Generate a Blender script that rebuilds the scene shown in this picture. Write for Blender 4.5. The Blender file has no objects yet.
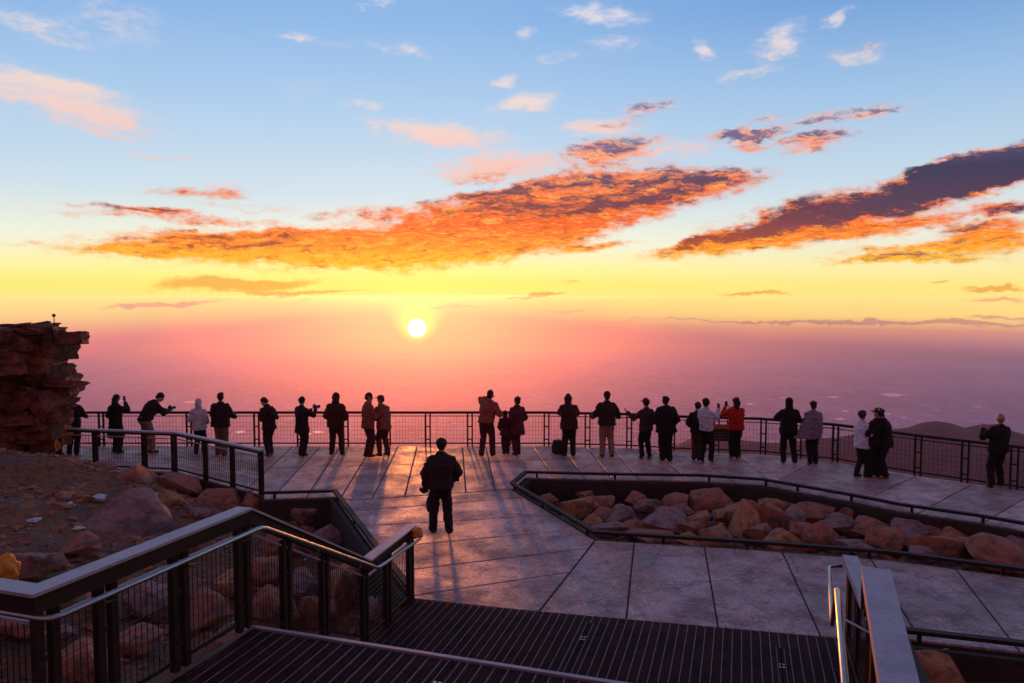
import bpy, bmesh, math, random
from mathutils import Vector, Matrix, noise
import numpy as np
R = math.radians
PI = math.pi
S = bpy.context.scene

# ------------------------------------------------------------------ camera, world, sun, exposure
F = 740.0; PITCH = R(3.52); H = 4.3
cam_d = bpy.data.cameras.new('camera'); cam = bpy.data.objects.new('camera', cam_d)
S.collection.objects.link(cam); S.camera = cam
cam_d.sensor_width = 36; cam_d.lens = 36 * F / 1024
cam_d.clip_start = 0.1; cam_d.clip_end = 200000
cam.location = (0, 0, H); cam.rotation_euler = (PI / 2 - PITCH, 0, 0)
S.view_settings.view_transform = 'Standard'; S.view_settings.look = 'None'
S.view_settings.exposure = 0.0; S.view_settings.gamma = 1
S.render.engine = 'CYCLES'
S.cycles.use_denoising = True
S.cycles.max_bounces = 6; S.cycles.diffuse_bounces = 3; S.cycles.glossy_bounces = 3
S.cycles.volume_bounces = 1; S.cycles.transparent_max_bounces = 8
S.cycles.sample_clamp_indirect = 4

def ray(px, py):
    c, s = math.cos(PITCH), math.sin(PITCH)
    u = (px - 512) / F; v = (341.5 - py) / F
    return Vector((u, c + v * s, -s + v * c))
def P(px, py, z=0.0):                       # point of the place at height z seen at a measured spot
    d = ray(px, py); t = (z - H) / d.z
    return Vector((d.x * t, d.y * t, z))
def AE(px, py):
    d = ray(px, py).normalized()
    return math.degrees(math.atan2(d.x, d.y)), math.degrees(math.asin(d.z))
def lin(r, g, b):
    f = lambda c: (c / 255 / 12.92) if c / 255 <= .04045 else ((c / 255 + .055) / 1.055) ** 2.4
    return (f(r), f(g), f(b), 1)

SUN_AZ, SUN_EL = AE(417, 328)

class NT:
    """tiny helper around a node tree"""
    def __init__(s, tree): s.t = tree; s.n = tree.nodes; s.l = tree.links
    def new(s, ty, **kw):
        n = s.n.new(ty)
        for k, v in kw.items(): setattr(n, k, v)
        return n
    def put(s, sock, v):
        if isinstance(v, bpy.types.NodeSocket): s.l.new(v, sock)
        elif v is not None: sock.default_value = v
    def m(s, op, a, b=None, c=None, clamp=False):
        n = s.new('ShaderNodeMath', operation=op, use_clamp=clamp)
        s.put(n.inputs[0], a); s.put(n.inputs[1], b); s.put(n.inputs[2], c)
        return n.outputs[0]
    def sm(s, x, a, b, lo=0.0, hi=1.0):
        n = s.new('ShaderNodeMapRange', interpolation_type='SMOOTHSTEP')
        s.put(n.inputs[0], x); s.put(n.inputs[1], a); s.put(n.inputs[2], b); s.put(n.inputs[3], lo); s.put(n.inputs[4], hi)
        return n.outputs[0]
    def ramp(s, x, stops, lo, hi):
        n = s.new('ShaderNodeValToRGB'); e = n.color_ramp.elements
        stops = sorted(stops)
        while len(e) < len(stops): e.new(.5)
        for i, (p, c) in enumerate(stops):
            e[i].position = (p - lo) / (hi - lo); e[i].color = c
        mr = s.new('ShaderNodeMapRange'); s.put(mr.inputs[0], x); mr.inputs[1].default_value = lo; mr.inputs[2].default_value = hi
        s.l.new(mr.outputs[0], n.inputs[0])
        return n.outputs[0]
    def mix(s, f, a, b, blend='MIX'):
        n = s.new('ShaderNodeMix', data_type='RGBA', blend_type=blend)
        s.put(n.inputs[0], f); s.put(n.inputs[6], a); s.put(n.inputs[7], b)
        return n.outputs[2]
    def noise(s, vec, scale, detail=4, rough=.5, out=0, dist=0.0):
        n = s.new('ShaderNodeTexNoise'); s.put(n.inputs['Vector'], vec)
        n.inputs['Scale'].default_value = scale; n.inputs['Detail'].default_value = detail
        n.inputs['Roughness'].default_value = rough; n.inputs['Distortion'].default_value = dist
        return n.outputs[out]
    def mapping(s, vec, loc=(0, 0, 0), rot=(0, 0, 0), scale=(1, 1, 1), ty='POINT'):
        n = s.new('ShaderNodeMapping', vector_type=ty); s.put(n.inputs[0], vec)
        n.inputs[1].default_value = loc; n.inputs[2].default_value = rot; n.inputs[3].default_value = scale
        return n.outputs[0]
    def vm(s, op, a, b=None):
        n = s.new('ShaderNodeVectorMath', operation=op); s.put(n.inputs[0], a); s.put(n.inputs[1], b)
        return n.outputs[1] if op in ('LENGTH', 'DISTANCE', 'DOT_PRODUCT') else n.outputs[0]
    def comb(s, x, y, z=0.0):
        n = s.new('ShaderNodeCombineXYZ'); s.put(n.inputs[0], x); s.put(n.inputs[1], y); s.put(n.inputs[2], z)
        return n.outputs[0]
    def scalec(s, c, f):
        n = s.new('ShaderNodeVectorMath', operation='SCALE'); s.put(n.inputs[0], c); s.put(n.inputs[3], f)
        return n.outputs[0]

def build_world():
    w = bpy.data.worlds.new('World'); S.world = w; w.use_nodes = True
    w.node_tree.nodes.clear(); g = NT(w.node_tree)
    tc = g.new('ShaderNodeTexCoord')
    sep = g.new('ShaderNodeSeparateXYZ'); g.l.new(tc.outputs['Generated'], sep.inputs[0])
    x, y, z = sep.outputs
    az = g.m('MULTIPLY', g.m('ARCTAN2', x, y), 57.29578)
    el = g.m('MULTIPLY', g.m('ARCSINE', z), 57.29578)
    base = g.comb(az, el)
    E = lambda py: AE(512, py)[1]
    # -- clear sky: one gradient in the sun's part of the sky, one away from it, one for the far side
    far = g.ramp(el, [(-30, lin(120, 84, 116)), (E(352), lin(128, 98, 130)), (E(340), lin(164, 120, 144)), (E(326), lin(212, 146, 142)),
                      (E(320.5), lin(238, 178, 120)), (E(317), lin(250, 212, 120)), (E(300), lin(253, 222, 138)), (E(288), lin(253, 226, 132)), (E(272), lin(249, 232, 166)), (E(240), lin(232, 233, 222)),
                      (E(190), lin(196, 216, 230)), (E(110), lin(158, 192, 228)), (E(20), lin(106, 154, 212)), (36, lin(92, 116, 172)), (90, lin(104, 84, 112))], -30, 90)
    near = g.ramp(el, [(-30, lin(200, 90, 90)), (E(362), lin(238, 105, 98)), (E(345), lin(252, 112, 60)), (E(336), lin(255, 136, 40)), (E(322), lin(255, 176, 40)),
                       (E(308), lin(255, 208, 100)), (E(296), lin(255, 228, 140)), (E(286), lin(255, 232, 108)), (E(272), lin(255, 240, 140)), (E(245), lin(244, 242, 214)), (E(200), lin(206, 224, 234)),
                       (E(110), lin(172, 204, 236)), (E(20), lin(140, 182, 230)), (36, lin(112, 138, 190)), (90, lin(104, 84, 112))], -30, 90)
    daz = g.m('SUBTRACT', az, SUN_AZ)
    left = g.m('GREATER_THAN', 0.0, daz)
    wd = g.m('ADD', 26.0, g.m('MULTIPLY', left, 18.0))      # the glow reaches farther to the left
    q = g.m('DIVIDE', daz, wd)
    fn = g.m('EXPONENT', g.m('MULTIPLY', g.m('MULTIPLY', q, q), -1.0))
    col = g.mix(fn, far, near)
    back = g.ramp(el, [(-30, lin(90, 48, 56)), (-4, lin(110, 66, 78)), (3, lin(156, 100, 106)), (12, lin(154, 104, 110)), (28, lin(122, 96, 118)), (90, lin(104, 84, 112))], -30, 90)
    bk = g.sm(y, 0.35, -0.5)
    col = g.mix(bk, col, back)
    # -- clouds
    w1 = g.noise(g.mapping(base, scale=(.16, .34, 1)), 1.0, 3, .55, out=1)
    w2 = g.noise(g.mapping(base, loc=(7, 3, 0), scale=(.9, 1.7, 1)), 1.0, 4, .6, out=1)
    off = g.vm('ADD', g.vm('MULTIPLY', g.vm('SUBTRACT', w1, (.5, .5, .5)), (4.5, 1.6, 0)), g.vm('MULTIPLY', g.vm('SUBTRACT', w2, (.5, .5, .5)), (1.6, .8, 0)))
    pos = g.vm('ADD', base, off)
    def blobs(lst):
        nonlocal pos
        acc = None
        for i_, b in enumerate(lst):
            if acc is not None and i_ % 8 == 0:      # ties the next few to the ones before, so that the shader needs little memory at a time
                pos = g.vm('ADD', pos, g.scalec((1e-6, 0, 0), acc))
            px, py, hw, hh, rot, wt = b
            a0, e0 = AE(px, py); sx = (AE(px + hw, py)[0] - AE(px - hw, py)[0]) / 2; sy = (AE(px, py - hh)[1] - AE(px, py + hh)[1]) / 2
            v = g.mapping(pos, loc=(a0, e0, 0), rot=(0, 0, R(rot)), scale=(sx * 1.4, sy * 1.4, 1), ty='TEXTURE')
            r_ = g.vm('LENGTH', v)
            t = g.sm(r_, 0.0, 1.0, wt, 0.0)
            acc = t if acc is None else g.m('ADD', acc, t)
        pos = g.vm('ADD', pos, g.scalec((1e-6, 0, 0), acc))
        return acc
    fb = g.noise(g.mapping(base, loc=(2, 9, 0), scale=(.6, 1.5, 1)), 1.0, 9, .68)
    st = g.noise(g.mapping(pos, loc=(1, 4, 0), scale=(.5, 3.6, 1)), 1.0, 7, .68)
    stR = g.noise(g.mapping(pos, loc=(1, 4, 0), rot=(0, 0, R(-10)), scale=(.5, 2.4, 1)), 1.0, 8, .7)
    lit = BIG
    D = blobs(lit)
    Dk = blobs(DARK)
    Wp = blobs(WISP)
    Lo = blobs(LOWS)
    dsum = g.m('ADD', D, Dk)
    n1 = g.m('ADD', g.m('MULTIPLY', g.m('SUBTRACT', fb, .5), 3.0), g.m('MULTIPLY', g.m('SUBTRACT', st, .5), 1.2))
    dd = g.m('ADD', g.m('MULTIPLY', dsum, 1.75), g.m('MULTIPLY', n1, g.m('MINIMUM', g.m('MULTIPLY', dsum, 3.0), 1.0)))
    alpha = g.sm(dd, .04, 1.3)
    # dark upper sides against glowing undersides
    sd = g.m('ADD', g.m('MULTIPLY', Dk, 1.0), g.m('ADD', g.m('MULTIPLY', g.m('SUBTRACT', stR, .5), 4.2), g.m('MULTIPLY', g.m('SUBTRACT', fb, .5), 2.2)))
    dark = g.sm(sd, .10, .95)
    glow = g.ramp(el, [(E(305), lin(255, 190, 50)), (E(280), lin(255, 186, 10)), (E(262), lin(255, 178, 0)), (E(246), lin(255, 140, 0)), (E(225), lin(248, 94, 10)),
                       (E(200), lin(246, 110, 48)), (E(170), lin(252, 140, 92)), (E(130), lin(250, 178, 160)), (E(60), lin(240, 208, 212))], -4, 24)
    st2 = g.noise(g.mapping(pos, loc=(3, 8, 0), scale=(1.1, 7.5, 1)), 1.0, 6, .7)
    st = g.m('ADD', g.m('MULTIPLY', st, .5), g.m('MULTIPLY', st2, .5))
    gcol = g.mix(g.m('MULTIPLY', g.sm(st, .50, .60), .8), glow, g.mix(0.5, glow, lin(255, 222, 110)))
    gcol = g.mix(g.m('MULTIPLY', g.sm(st, .50, .40), .8), gcol, g.mix(1.0, gcol, (.74, .42, .42, 1), 'MULTIPLY'))
    dcol = g.ramp(el, [(E(290), lin(206, 120, 60)), (E(262), lin(196, 84, 26)), (E(240), lin(160, 56, 36)), (E(215), lin(122, 48, 56)), (E(185), lin(98, 62, 86)), (E(140), lin(118, 104, 138)), (E(80), lin(140, 140, 174))], -4, 24)
    # right of the sun the undersides stay cooler
    rightf = g.sm(az, 12.0, 30.0)
    dcol = g.mix(rightf, dcol, g.ramp(el, [(E(290), lin(190, 130, 110)), (E(255), lin(150, 88, 82)), (E(225), lin(88, 52, 76)), (E(185), lin(62, 50, 82)), (E(120), lin(118, 112, 150))], -4, 24))
    ccol = g.mix(dark, gcol, dcol)
    # thin pale wisps
    wn = g.m('ADD', g.m('MULTIPLY', g.m('SUBTRACT', fb, .5), 2.2), g.m('MULTIPLY', g.m('SUBTRACT', w2, .5), 1.0))
    wa = g.sm(g.m('ADD', g.m('MULTIPLY', Wp, 1.3), g.m('MULTIPLY', wn, g.m('MINIMUM', g.m('MULTIPLY', Wp, 3.0), 1.0))), .03, 1.35, 0.0, .85)
    wcol = g.ramp(el, [(E(200), lin(246, 178, 150)), (E(150), lin(250, 200, 186)), (E(100), lin(246, 220, 206)), (E(10), lin(232, 224, 232))], -4, 24)
    col = g.mix(wa, col, wcol)
    col = g.mix(alpha, col, ccol)
    la = g.sm(g.m('ADD', g.m('MULTIPLY', Lo, 1.3), g.m('MULTIPLY', g.m('SUBTRACT', st, .5), g.m('MINIMUM', g.m('MULTIPLY', Lo, 3.0), 1.2))), .2, .9, 0, .75)
    lcol = g.ramp(el, [(E(330), lin(170, 110, 130)), (E(318), lin(190, 130, 120)), (E(303), lin(236, 150, 50)), (E(280), lin(232, 150, 60)), (E(258), lin(170, 120, 120))], -4, 24)
    col = g.mix(la, col, lcol)
    # -- the sun's disc with the bright sky round it
    dv = Vector((math.sin(R(SUN_AZ)) * math.cos(R(SUN_EL)), math.cos(R(SUN_AZ)) * math.cos(R(SUN_EL)), math.sin(R(SUN_EL))))
    nrm = g.vm('NORMALIZE', tc.outputs['Generated'])
    dist = g.m('MULTIPLY', g.vm('DISTANCE', nrm, tuple(dv)), 57.29578)
    e1 = g.m('EXPONENT', g.m('MULTIPLY', g.m('POWER', g.m('DIVIDE', dist, 1.6), 2.0), -1.0))
    e2 = g.m('EXPONENT', g.m('MULTIPLY', g.m('DIVIDE', dist, 6.5), -1.0))
    col = g.vm('ADD', col, g.scalec((1.3, .62, .06), g.m('MULTIPLY', e1, 1.2)))
    col = g.vm('ADD', col, g.scalec((.6, .2, .0), g.m('MULTIPLY', e2, .6)))
    disc = g.sm(dist, .78, .62)
    # the air takes a share of the low sky's light on the way and adds its own: the sky itself is that much brighter
    rel = g.m('SINE', g.m('MAXIMUM', g.m('MULTIPLY', el, R(1)), 1e-5))
    ca = g.m('MAXIMUM', g.m('ABSOLUTE', g.m('COSINE', g.m('MULTIPLY', az, R(1)))), g.m('ABSOLUTE', g.m('SINE', g.m('MULTIPLY', az, R(1)))))
    path = g.m('MINIMUM', g.m('DIVIDE', HB, ca), g.m('DIVIDE', HAZE_TOP - H, rel))
    T = g.m('EXPONENT', g.m('MULTIPLY', path, -HAZE_D))
    J = g.ramp(az, [(a_, (r_, g_, b_, 1)) for a_, r_, g_, b_ in AIRLIGHT], -60, 60)
    J = g.mix(bk, J, (.2, .14, .2, 1))
    col = g.vm('SUBTRACT', col, g.scalec(J, g.m('SUBTRACT', 1.0, T)))
    col = g.vm('MAXIMUM', g.scalec(col, g.m('DIVIDE', 1.0, T)), (.01, .01, .01))
    col = g.vm('ADD', col, g.scalec((9.0, 7.5, 4.5), disc))
    bg = g.new('ShaderNodeBackground'); g.l.new(col, bg.inputs[0]); bg.inputs[1].default_value = SKY_K
    sky = g.new('ShaderNodeTexSky', sky_type='NISHITA', sun_disc=False, sun_elevation=R(0.5), sun_rotation=R(SUN_AZ), altitude=4300)
    bg2 = g.new('ShaderNodeBackground'); g.l.new(sky.outputs[0], bg2.inputs[0]); bg2.inputs[1].default_value = 0.012
    add = g.new('ShaderNodeAddShader'); g.l.new(bg.outputs[0], add.inputs[0]); g.l.new(bg2.outputs[0], add.inputs[1])
    out = g.new('ShaderNodeOutputWorld'); g.l.new(add.outputs[0], out.inputs[0])

SKY_K = 1.0
HAZE_D = 4.6e-5; HAZE_TOP = 12.0; HB = 33000.0
AIRLIGHT = [(-60, 0.706, 0.266, 0.311), (-33.8, 0.706, 0.266, 0.311), (-29.1, 0.948, 0.31, 0.318), (-22.9, 1.468, 0.425, 0.332), (-16.0, 2.662, 0.638, 0.361), (-7.3, 4.131, 0.893, 0.4), (0.6, 2.756, 0.651, 0.346), (9.8, 1.254, 0.361, 0.293), (18.5, 0.717, 0.25, 0.274), (26.4, 0.529, 0.227, 0.273), (33.8, 0.402, 0.2, 0.276), (60, 0.402, 0.2, 0.276)]
# cloud masses: picture position of the centre, half sizes, tilt, weight (turned into directions of the sky)
BIG = [(300, 250, 225, 18, 0, .9), (420, 246, 130, 26, 2, 1.0), (480, 228, 100, 28, 4, .9), (260, 238, 110, 9, 0, .5), (160, 250, 90, 6, 0, .5),
       (190, 219, 130, 7, -2, .5), (205, 192, 56, 6, 2, .5), (380, 212, 90, 8, 3, .5), (240, 205, 60, 5, 0, .3),
       (600, 192, 95, 30, 6, .75), (605, 154, 48, 12, 5, .75), (560, 232, 60, 16, 8, .8), (720, 190, 46, 12, 6, .6), (525, 208, 50, 20, 10, .7), (640, 214, 60, 10, 8, .5),
       (480, 175, 40, 8, 6, .4), (590, 248, 50, 6, 6, .6),
       (740, 244, 115, 8, 7, .9), (850, 231, 150, 12, 9, .9), (990, 240, 75, 20, 5, .85), (905, 250, 80, 8, 2, .6), (860, 262, 60, 4, 0, .45), (930, 262, 90, 4, 0, .4),
       (745, 145, 40, 6, -4, .55), (812, 148, 40, 9, 4, .6)]
DARK = [(140, 208, 80, 4, -3, .6), (235, 240, 100, 10, 0, .5), (480, 198, 60, 8, 6, .6), (560, 206, 110, 11, 4, .8), (690, 180, 85, 12, 4, .9), (610, 146, 60, 11, 6, .8), (530, 186, 70, 9, 8, .6), (600, 178, 60, 7, 4, .7), (640, 200, 70, 7, 6, .6),
        (650, 106, 34, 9, 4, .6), (845, 116, 76, 8, 6, .6), (740, 133, 48, 7, -3, 1.0), (820, 137, 42, 7, 4, .7), (620, 122, 40, 6, 5, .4), (770, 118, 30, 5, 5, .35),
        (890, 195, 190, 19, 11, 1.2), (985, 170, 95, 21, 12, 1.4), (780, 228, 100, 8, 9, .9), (700, 243, 60, 4, 8, .6), (1010, 206, 36, 9, 4, .7), (905, 258, 50, 4, 0, .7), (970, 226, 60, 6, 4, .5), (868, 48, 30, 6, 5, .35)]
WISP = [(70, 102, 95, 17, -5, .8), (36, 26, 60, 14, -8, .5), (110, 118, 70, 10, -8, .5), (20, 80, 90, 20, 0, .4), (160, 156, 70, 5, -3, .35), (120, 20, 70, 34, 0, .35), (300, 88, 50, 14, 0, .2),
        (308, 41, 42, 6, 0, .5), (400, 50, 46, 8, -8, .45), (370, 4, 16, 7, 0, .7), (362, 103, 20, 7, 0, .6), (440, 134, 76, 13, -8, 1.1), (525, 103, 36, 12, 10, 1.0), (60, 84, 90, 7, -4, .6), (100, 128, 70, 5, -6, .6), (560, 60, 30, 8, 5, .4), (530, 35, 12, 9, 0, .6),
        (500, 82, 18, 8, 0, .8), (490, 165, 66, 13, 4, 1.0), (600, 15, 50, 12, -5, .75), (608, 42, 34, 14, 0, .4), (705, 48, 13, 11, -30, .8), (780, 42, 34, 17, 20, .85), (745, 74, 30, 7, 4, .6), (835, 20, 14, 9, 20, .8),
        (862, 56, 34, 11, 0, .7), (600, 126, 44, 11, 0, 1.0), (660, 150, 60, 12, 6, .6), (30, 243, 50, 4, 0, .5), (200, 190, 60, 10, 2, .5), (545, 170, 60, 14, 0, .4), (665, 190, 50, 14, 0, .3), (960, 232, 90, 20, 4, .3)]
LOWS = [(240, 283, 100, 8, 2, 1.1), (165, 302, 70, 4, 0, 1.0), (300, 292, 80, 3, 0, .8), (535, 296, 34, 2.4, 3, .9), (750, 292, 44, 2.4, 1, .9), (998, 289, 46, 3, 0, .9), (1000, 299, 46, 3, 0, .8), (940, 281, 18, 2, 0, .6),
        (455, 306, 60, 2.5, 1, .5), (905, 323, 190, 2.6, 0, .9), (700, 321, 160, 1.3, 0, .6), (570, 312, 60, 1.5, 0, .4), (300, 300, 60, 3, 2, .3), (568, 280, 14, 3, 4, .5), (1000, 318, 60, 2.2, 1, .7)]
build_world()
S.world.cycles.sampling_method = 'MANUAL'; S.world.cycles.sample_map_resolution = 1024

sd = bpy.data.lights.new('sun', 'SUN'); sun = bpy.data.objects.new('sun', sd); S.collection.objects.link(sun)
sd.energy = 2.5; sd.angle = R(1.4); sd.color = (1.0, 0.26, 0.03)
LAMP_EL = R(0.35)
dv = Vector((math.sin(R(SUN_AZ)) * math.cos(LAMP_EL), math.cos(R(SUN_AZ)) * math.cos(LAMP_EL), math.sin(LAMP_EL)))
sun.rotation_euler = dv.to_track_quat('Z', 'Y').to_euler()

# ------------------------------------------------------------------ helpers
def tag(o, label=None, cat=None, group=None, kind=None):
    if label: o['label'] = label
    if cat: o['category'] = cat
    if group: o['group'] = group
    if kind: o['kind'] = kind
    return o
def link(o, parent=None):
    S.collection.objects.link(o)
    if parent is not None: o.parent = parent
    return o
def obj(name, bm, mats, parent=None, smooth=False):
    me = bpy.data.meshes.new(name); bm.to_mesh(me); bm.free()
    for m in (mats if isinstance(mats, (list, tuple)) else [mats]): me.materials.append(m)
    if smooth:
        for p in me.polygons: p.use_smooth = True
    return link(bpy.data.objects.new(name, me), parent)
def empty(name, loc=(0, 0, 0), rz=0.0, **kw):
    o = bpy.data.objects.new(name, None); o.location = loc; o.rotation_euler = (0, 0, rz); o.empty_display_size = .2
    S.collection.objects.link(o); tag(o, **kw); return o
def structure(name, bm, mats, smooth=False):
    return tag(obj(name, bm, mats, None, smooth), kind='structure')

# ------------------------------------------------------------------ materials
def material(name, base=(.5, .5, .5), rough=.6, metal=0.0, spec=.5, var=.25, scale=6.0, bump=.2, bscale=None, coords='Object', col2=None, detail=5, stretch=(1, 1, 1), bdist=.01, c2lo=.45, c2hi=.65):
    m = bpy.data.materials.new(name); m.use_nodes = True; g = NT(m.node_tree)
    b = g.n['Principled BSDF']
    tc = g.new('ShaderNodeTexCoord'); v = g.mapping(tc.outputs[coords], scale=stretch)
    n = g.noise(v, scale, detail, .6)
    c = tuple(base) + (1,)
    c2 = tuple(col2) + (1,) if col2 else tuple(max(0, k * (1 - var)) for k in base) + (1,)
    mixc = g.mix(g.sm(n, c2lo, c2hi), c, c2)
    n2 = g.noise(v, scale * 5.3, 4, .7)
    mixc = g.mix(1.0, mixc, g.ramp(n2, [(.3, (1 - var,) * 3 + (1,)), (.7, (1 + var * .5,) * 3 + (1,))], 0, 1), 'MULTIPLY')
    g.put(b.inputs['Base Color'], mixc); b.inputs['Roughness'].default_value = rough
    g.put(b.inputs['Roughness'], g.m('ADD', rough - .08, g.m('MULTIPLY', n2, .16)))
    b.inputs['Metallic'].default_value = metal; b.inputs['Specular IOR Level'].default_value = spec
    if bump:
        bp = g.new('ShaderNodeBump'); bp.inputs['Strength'].default_value = bump; bp.inputs['Distance'].default_value = bdist
        g.put(bp.inputs['Height'], g.noise(v, bscale or scale * 4, 6, .65)); g.l.new(bp.outputs[0], b.inputs['Normal'])
    return m

# ------------------------------------------------------------------ the air, the far plain and its lakes
PLAIN_Z = -2400.0; PLAIN_R = 31600.0
def plain_material():
    m = bpy.data.materials.new('plain_grassland'); m.use_nodes = True; g = NT(m.node_tree); b = g.n['Principled BSDF']
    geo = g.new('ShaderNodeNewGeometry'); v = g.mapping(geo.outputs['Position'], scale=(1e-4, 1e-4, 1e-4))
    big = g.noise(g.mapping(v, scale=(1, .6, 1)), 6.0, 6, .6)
    c = g.mix(g.sm(big, .38, .62), (.20, .15, .22, 1), (.34, .28, .36, 1))  # purple-blue of the twilight haze put into the ground's colours
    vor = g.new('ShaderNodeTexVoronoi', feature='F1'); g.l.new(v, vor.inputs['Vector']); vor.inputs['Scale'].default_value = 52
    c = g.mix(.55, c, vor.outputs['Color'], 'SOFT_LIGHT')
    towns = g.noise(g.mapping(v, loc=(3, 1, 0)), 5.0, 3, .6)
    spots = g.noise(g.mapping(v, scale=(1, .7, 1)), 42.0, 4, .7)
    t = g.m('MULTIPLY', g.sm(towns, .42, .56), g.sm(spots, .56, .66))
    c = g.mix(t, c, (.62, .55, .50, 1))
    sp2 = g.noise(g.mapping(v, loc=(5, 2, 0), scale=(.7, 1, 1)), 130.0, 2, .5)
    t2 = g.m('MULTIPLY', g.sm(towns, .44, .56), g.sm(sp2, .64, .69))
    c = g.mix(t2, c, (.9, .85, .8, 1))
    g.put(b.inputs['Base Color'], c); b.inputs['Roughness'].default_value = .9; b.inputs['Specular IOR Level'].default_value = .2
    return m
bm = bmesh.new()
rings = [1500, 4000, 7000, 11000, 16000, 22000, 27000, PLAIN_R]; NS = 128; prev = None
for r_ in rings:
    vs = [bm.verts.new((r_ * math.sin(2 * PI * k / NS), r_ * math.cos(2 * PI * k / NS), PLAIN_Z)) for k in range(NS)]
    if prev is None: bm.faces.new(vs[::-1])
    else:
        for k in range(NS): bm.faces.new((prev[k], prev[(k + 1) % NS], vs[(k + 1) % NS], vs[k]))
    prev = vs
bmesh.ops.recalc_face_normals(bm, faces=bm.faces)
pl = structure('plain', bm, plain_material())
bm = bmesh.new(); bmesh.ops.create_cube(bm, size=1)
for v in bm.verts: v.co = Vector((v.co.x * 2 * HB, v.co.y * 2 * HB, PLAIN_Z - 1.0 if v.co.z < 0 else HAZE_TOP))
hm = bpy.data.materials.new('hazy_air'); hm.use_nodes = True; hg = NT(hm.node_tree); hg.n.clear()
pv = hg.new('ShaderNodeVolumePrincipled'); pv.inputs['Density'].default_value = HAZE_D
pv.inputs['Color'].default_value = (.84, .63, .96, 1); pv.inputs['Anisotropy'].default_value = .79
ho = hg.new('ShaderNodeOutputMaterial'); hg.l.new(pv.outputs[0], ho.inputs['Volume'])
hz = obj('haze', bm, hm); tag(hz, 'pinkish mauve morning haze over the plain', 'haze', kind='stuff')

# ------------------------------------------------------------------ geometry helpers
def sweep(bm, pts, w, h, closed=False, mat=0):
    """rectangular bar (w wide, h high, top face through pts) swept along a path with mitred corners"""
    n = len(pts); rows = []
    for i, p in enumerate(pts):
        a = pts[i - 1] if (i > 0 or closed) else None; b = pts[(i + 1) % n] if (i < n - 1 or closed) else None
        d1 = Vector((p.x - a.x, p.y - a.y)).normalized() if a is not None else None
        d2 = Vector((b.x - p.x, b.y - p.y)).normalized() if b is not None else None
        if d1 is None: d1 = d2
        if d2 is None: d2 = d1
        n1 = Vector((d1.y, -d1.x)); n2 = Vector((d2.y, -d2.x)); m = (n1 + n2)
        m = m.normalized() if m.length > 1e-6 else n1
        k = 1 / max(.35, m.dot(n1)); o = Vector((m.x, m.y, 0)) * (w / 2 * k)
        rows.append([bm.verts.new(p + o), bm.verts.new(p - o), bm.verts.new(p - o - Vector((0, 0, h))), bm.verts.new(p + o - Vector((0, 0, h)))])
    fs = []
    for i in range(n if closed else n - 1):
        a, b = rows[i], rows[(i + 1) % n]
        for k in range(4): fs.append(bm.faces.new((a[k], b[k], b[(k + 1) % 4], a[(k + 1) % 4])))
    if not closed:
        fs.append(bm.faces.new(rows[0][::-1])); fs.append(bm.faces.new(rows[-1]))
    for f in fs: f.material_index = mat
    return fs
def tube(bm, pts, r, seg=10):
    rows = []
    u = None
    for i, p in enumerate(pts):
        a = pts[max(0, i - 1)]; b = pts[min(len(pts) - 1, i + 1)]
        d = (b - a).normalized()
        if u is None: u = d.cross(Vector((0, 0, 1))) if abs(d.z) < .9 else d.cross(Vector((0, 1, 0)))
        u = (u - d * u.dot(d)).normalized(); v = d.cross(u)
        rr = r[i] if isinstance(r, (list, tuple)) else r
        rows.append([bm.verts.new(p + (u * math.cos(2 * PI * k / seg) + v * math.sin(2 * PI * k / seg)) * rr) for k in range(seg)])
    for a, b in zip(rows, rows[1:]):
        for k in range(seg): bm.faces.new((a[k], a[(k + 1) % seg], b[(k + 1) % seg], b[k]))
    bm.faces.new(rows[0][::-1]); bm.faces.new(rows[-1])
def obox(bm, c, ax, w, d, h, mat=0):
    """upright box: centre of the base c, width w along ax, depth d across, height h"""
    ax = Vector((ax.x, ax.y, 0)).normalized(); ay = Vector((-ax.y, ax.x, 0)); vs = []
    for z in (0, h):
        for sx, sy in ((-1, -1), (1, -1), (1, 1), (-1, 1)): vs.append(bm.verts.new(c + ax * sx * w / 2 + ay * sy * d / 2 + Vector((0, 0, z))))
    fs = [bm.faces.new([vs[i] for i in q]) for q in ((3, 2, 1, 0), (4, 5, 6, 7), (0, 1, 5, 4), (1, 2, 6, 5), (2, 3, 7, 6), (3, 0, 4, 7))]
    for f in fs: f.material_index = mat
    return fs
def V(x, y, z=0): return Vector((x, y, z))
def up(p, dz): return Vector((p.x, p.y, p.z + dz))
def t_at(p0, p1, px):
    """how far along p0-p1 the column px of the measurement lies"""
    c, s = math.cos(PITCH), math.sin(PITCH); k = (px - 512) / F
    f = lambda p: p.x - k * (p.y * c + (H - p.z) * s)
    a, b = f(p0), f(p1)
    return a / (a - b)
AZ = R(17.2); A_ = Vector((math.sin(AZ), math.cos(AZ), 0)); B_ = Vector((math.cos(AZ), -math.sin(AZ), 0))

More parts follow.
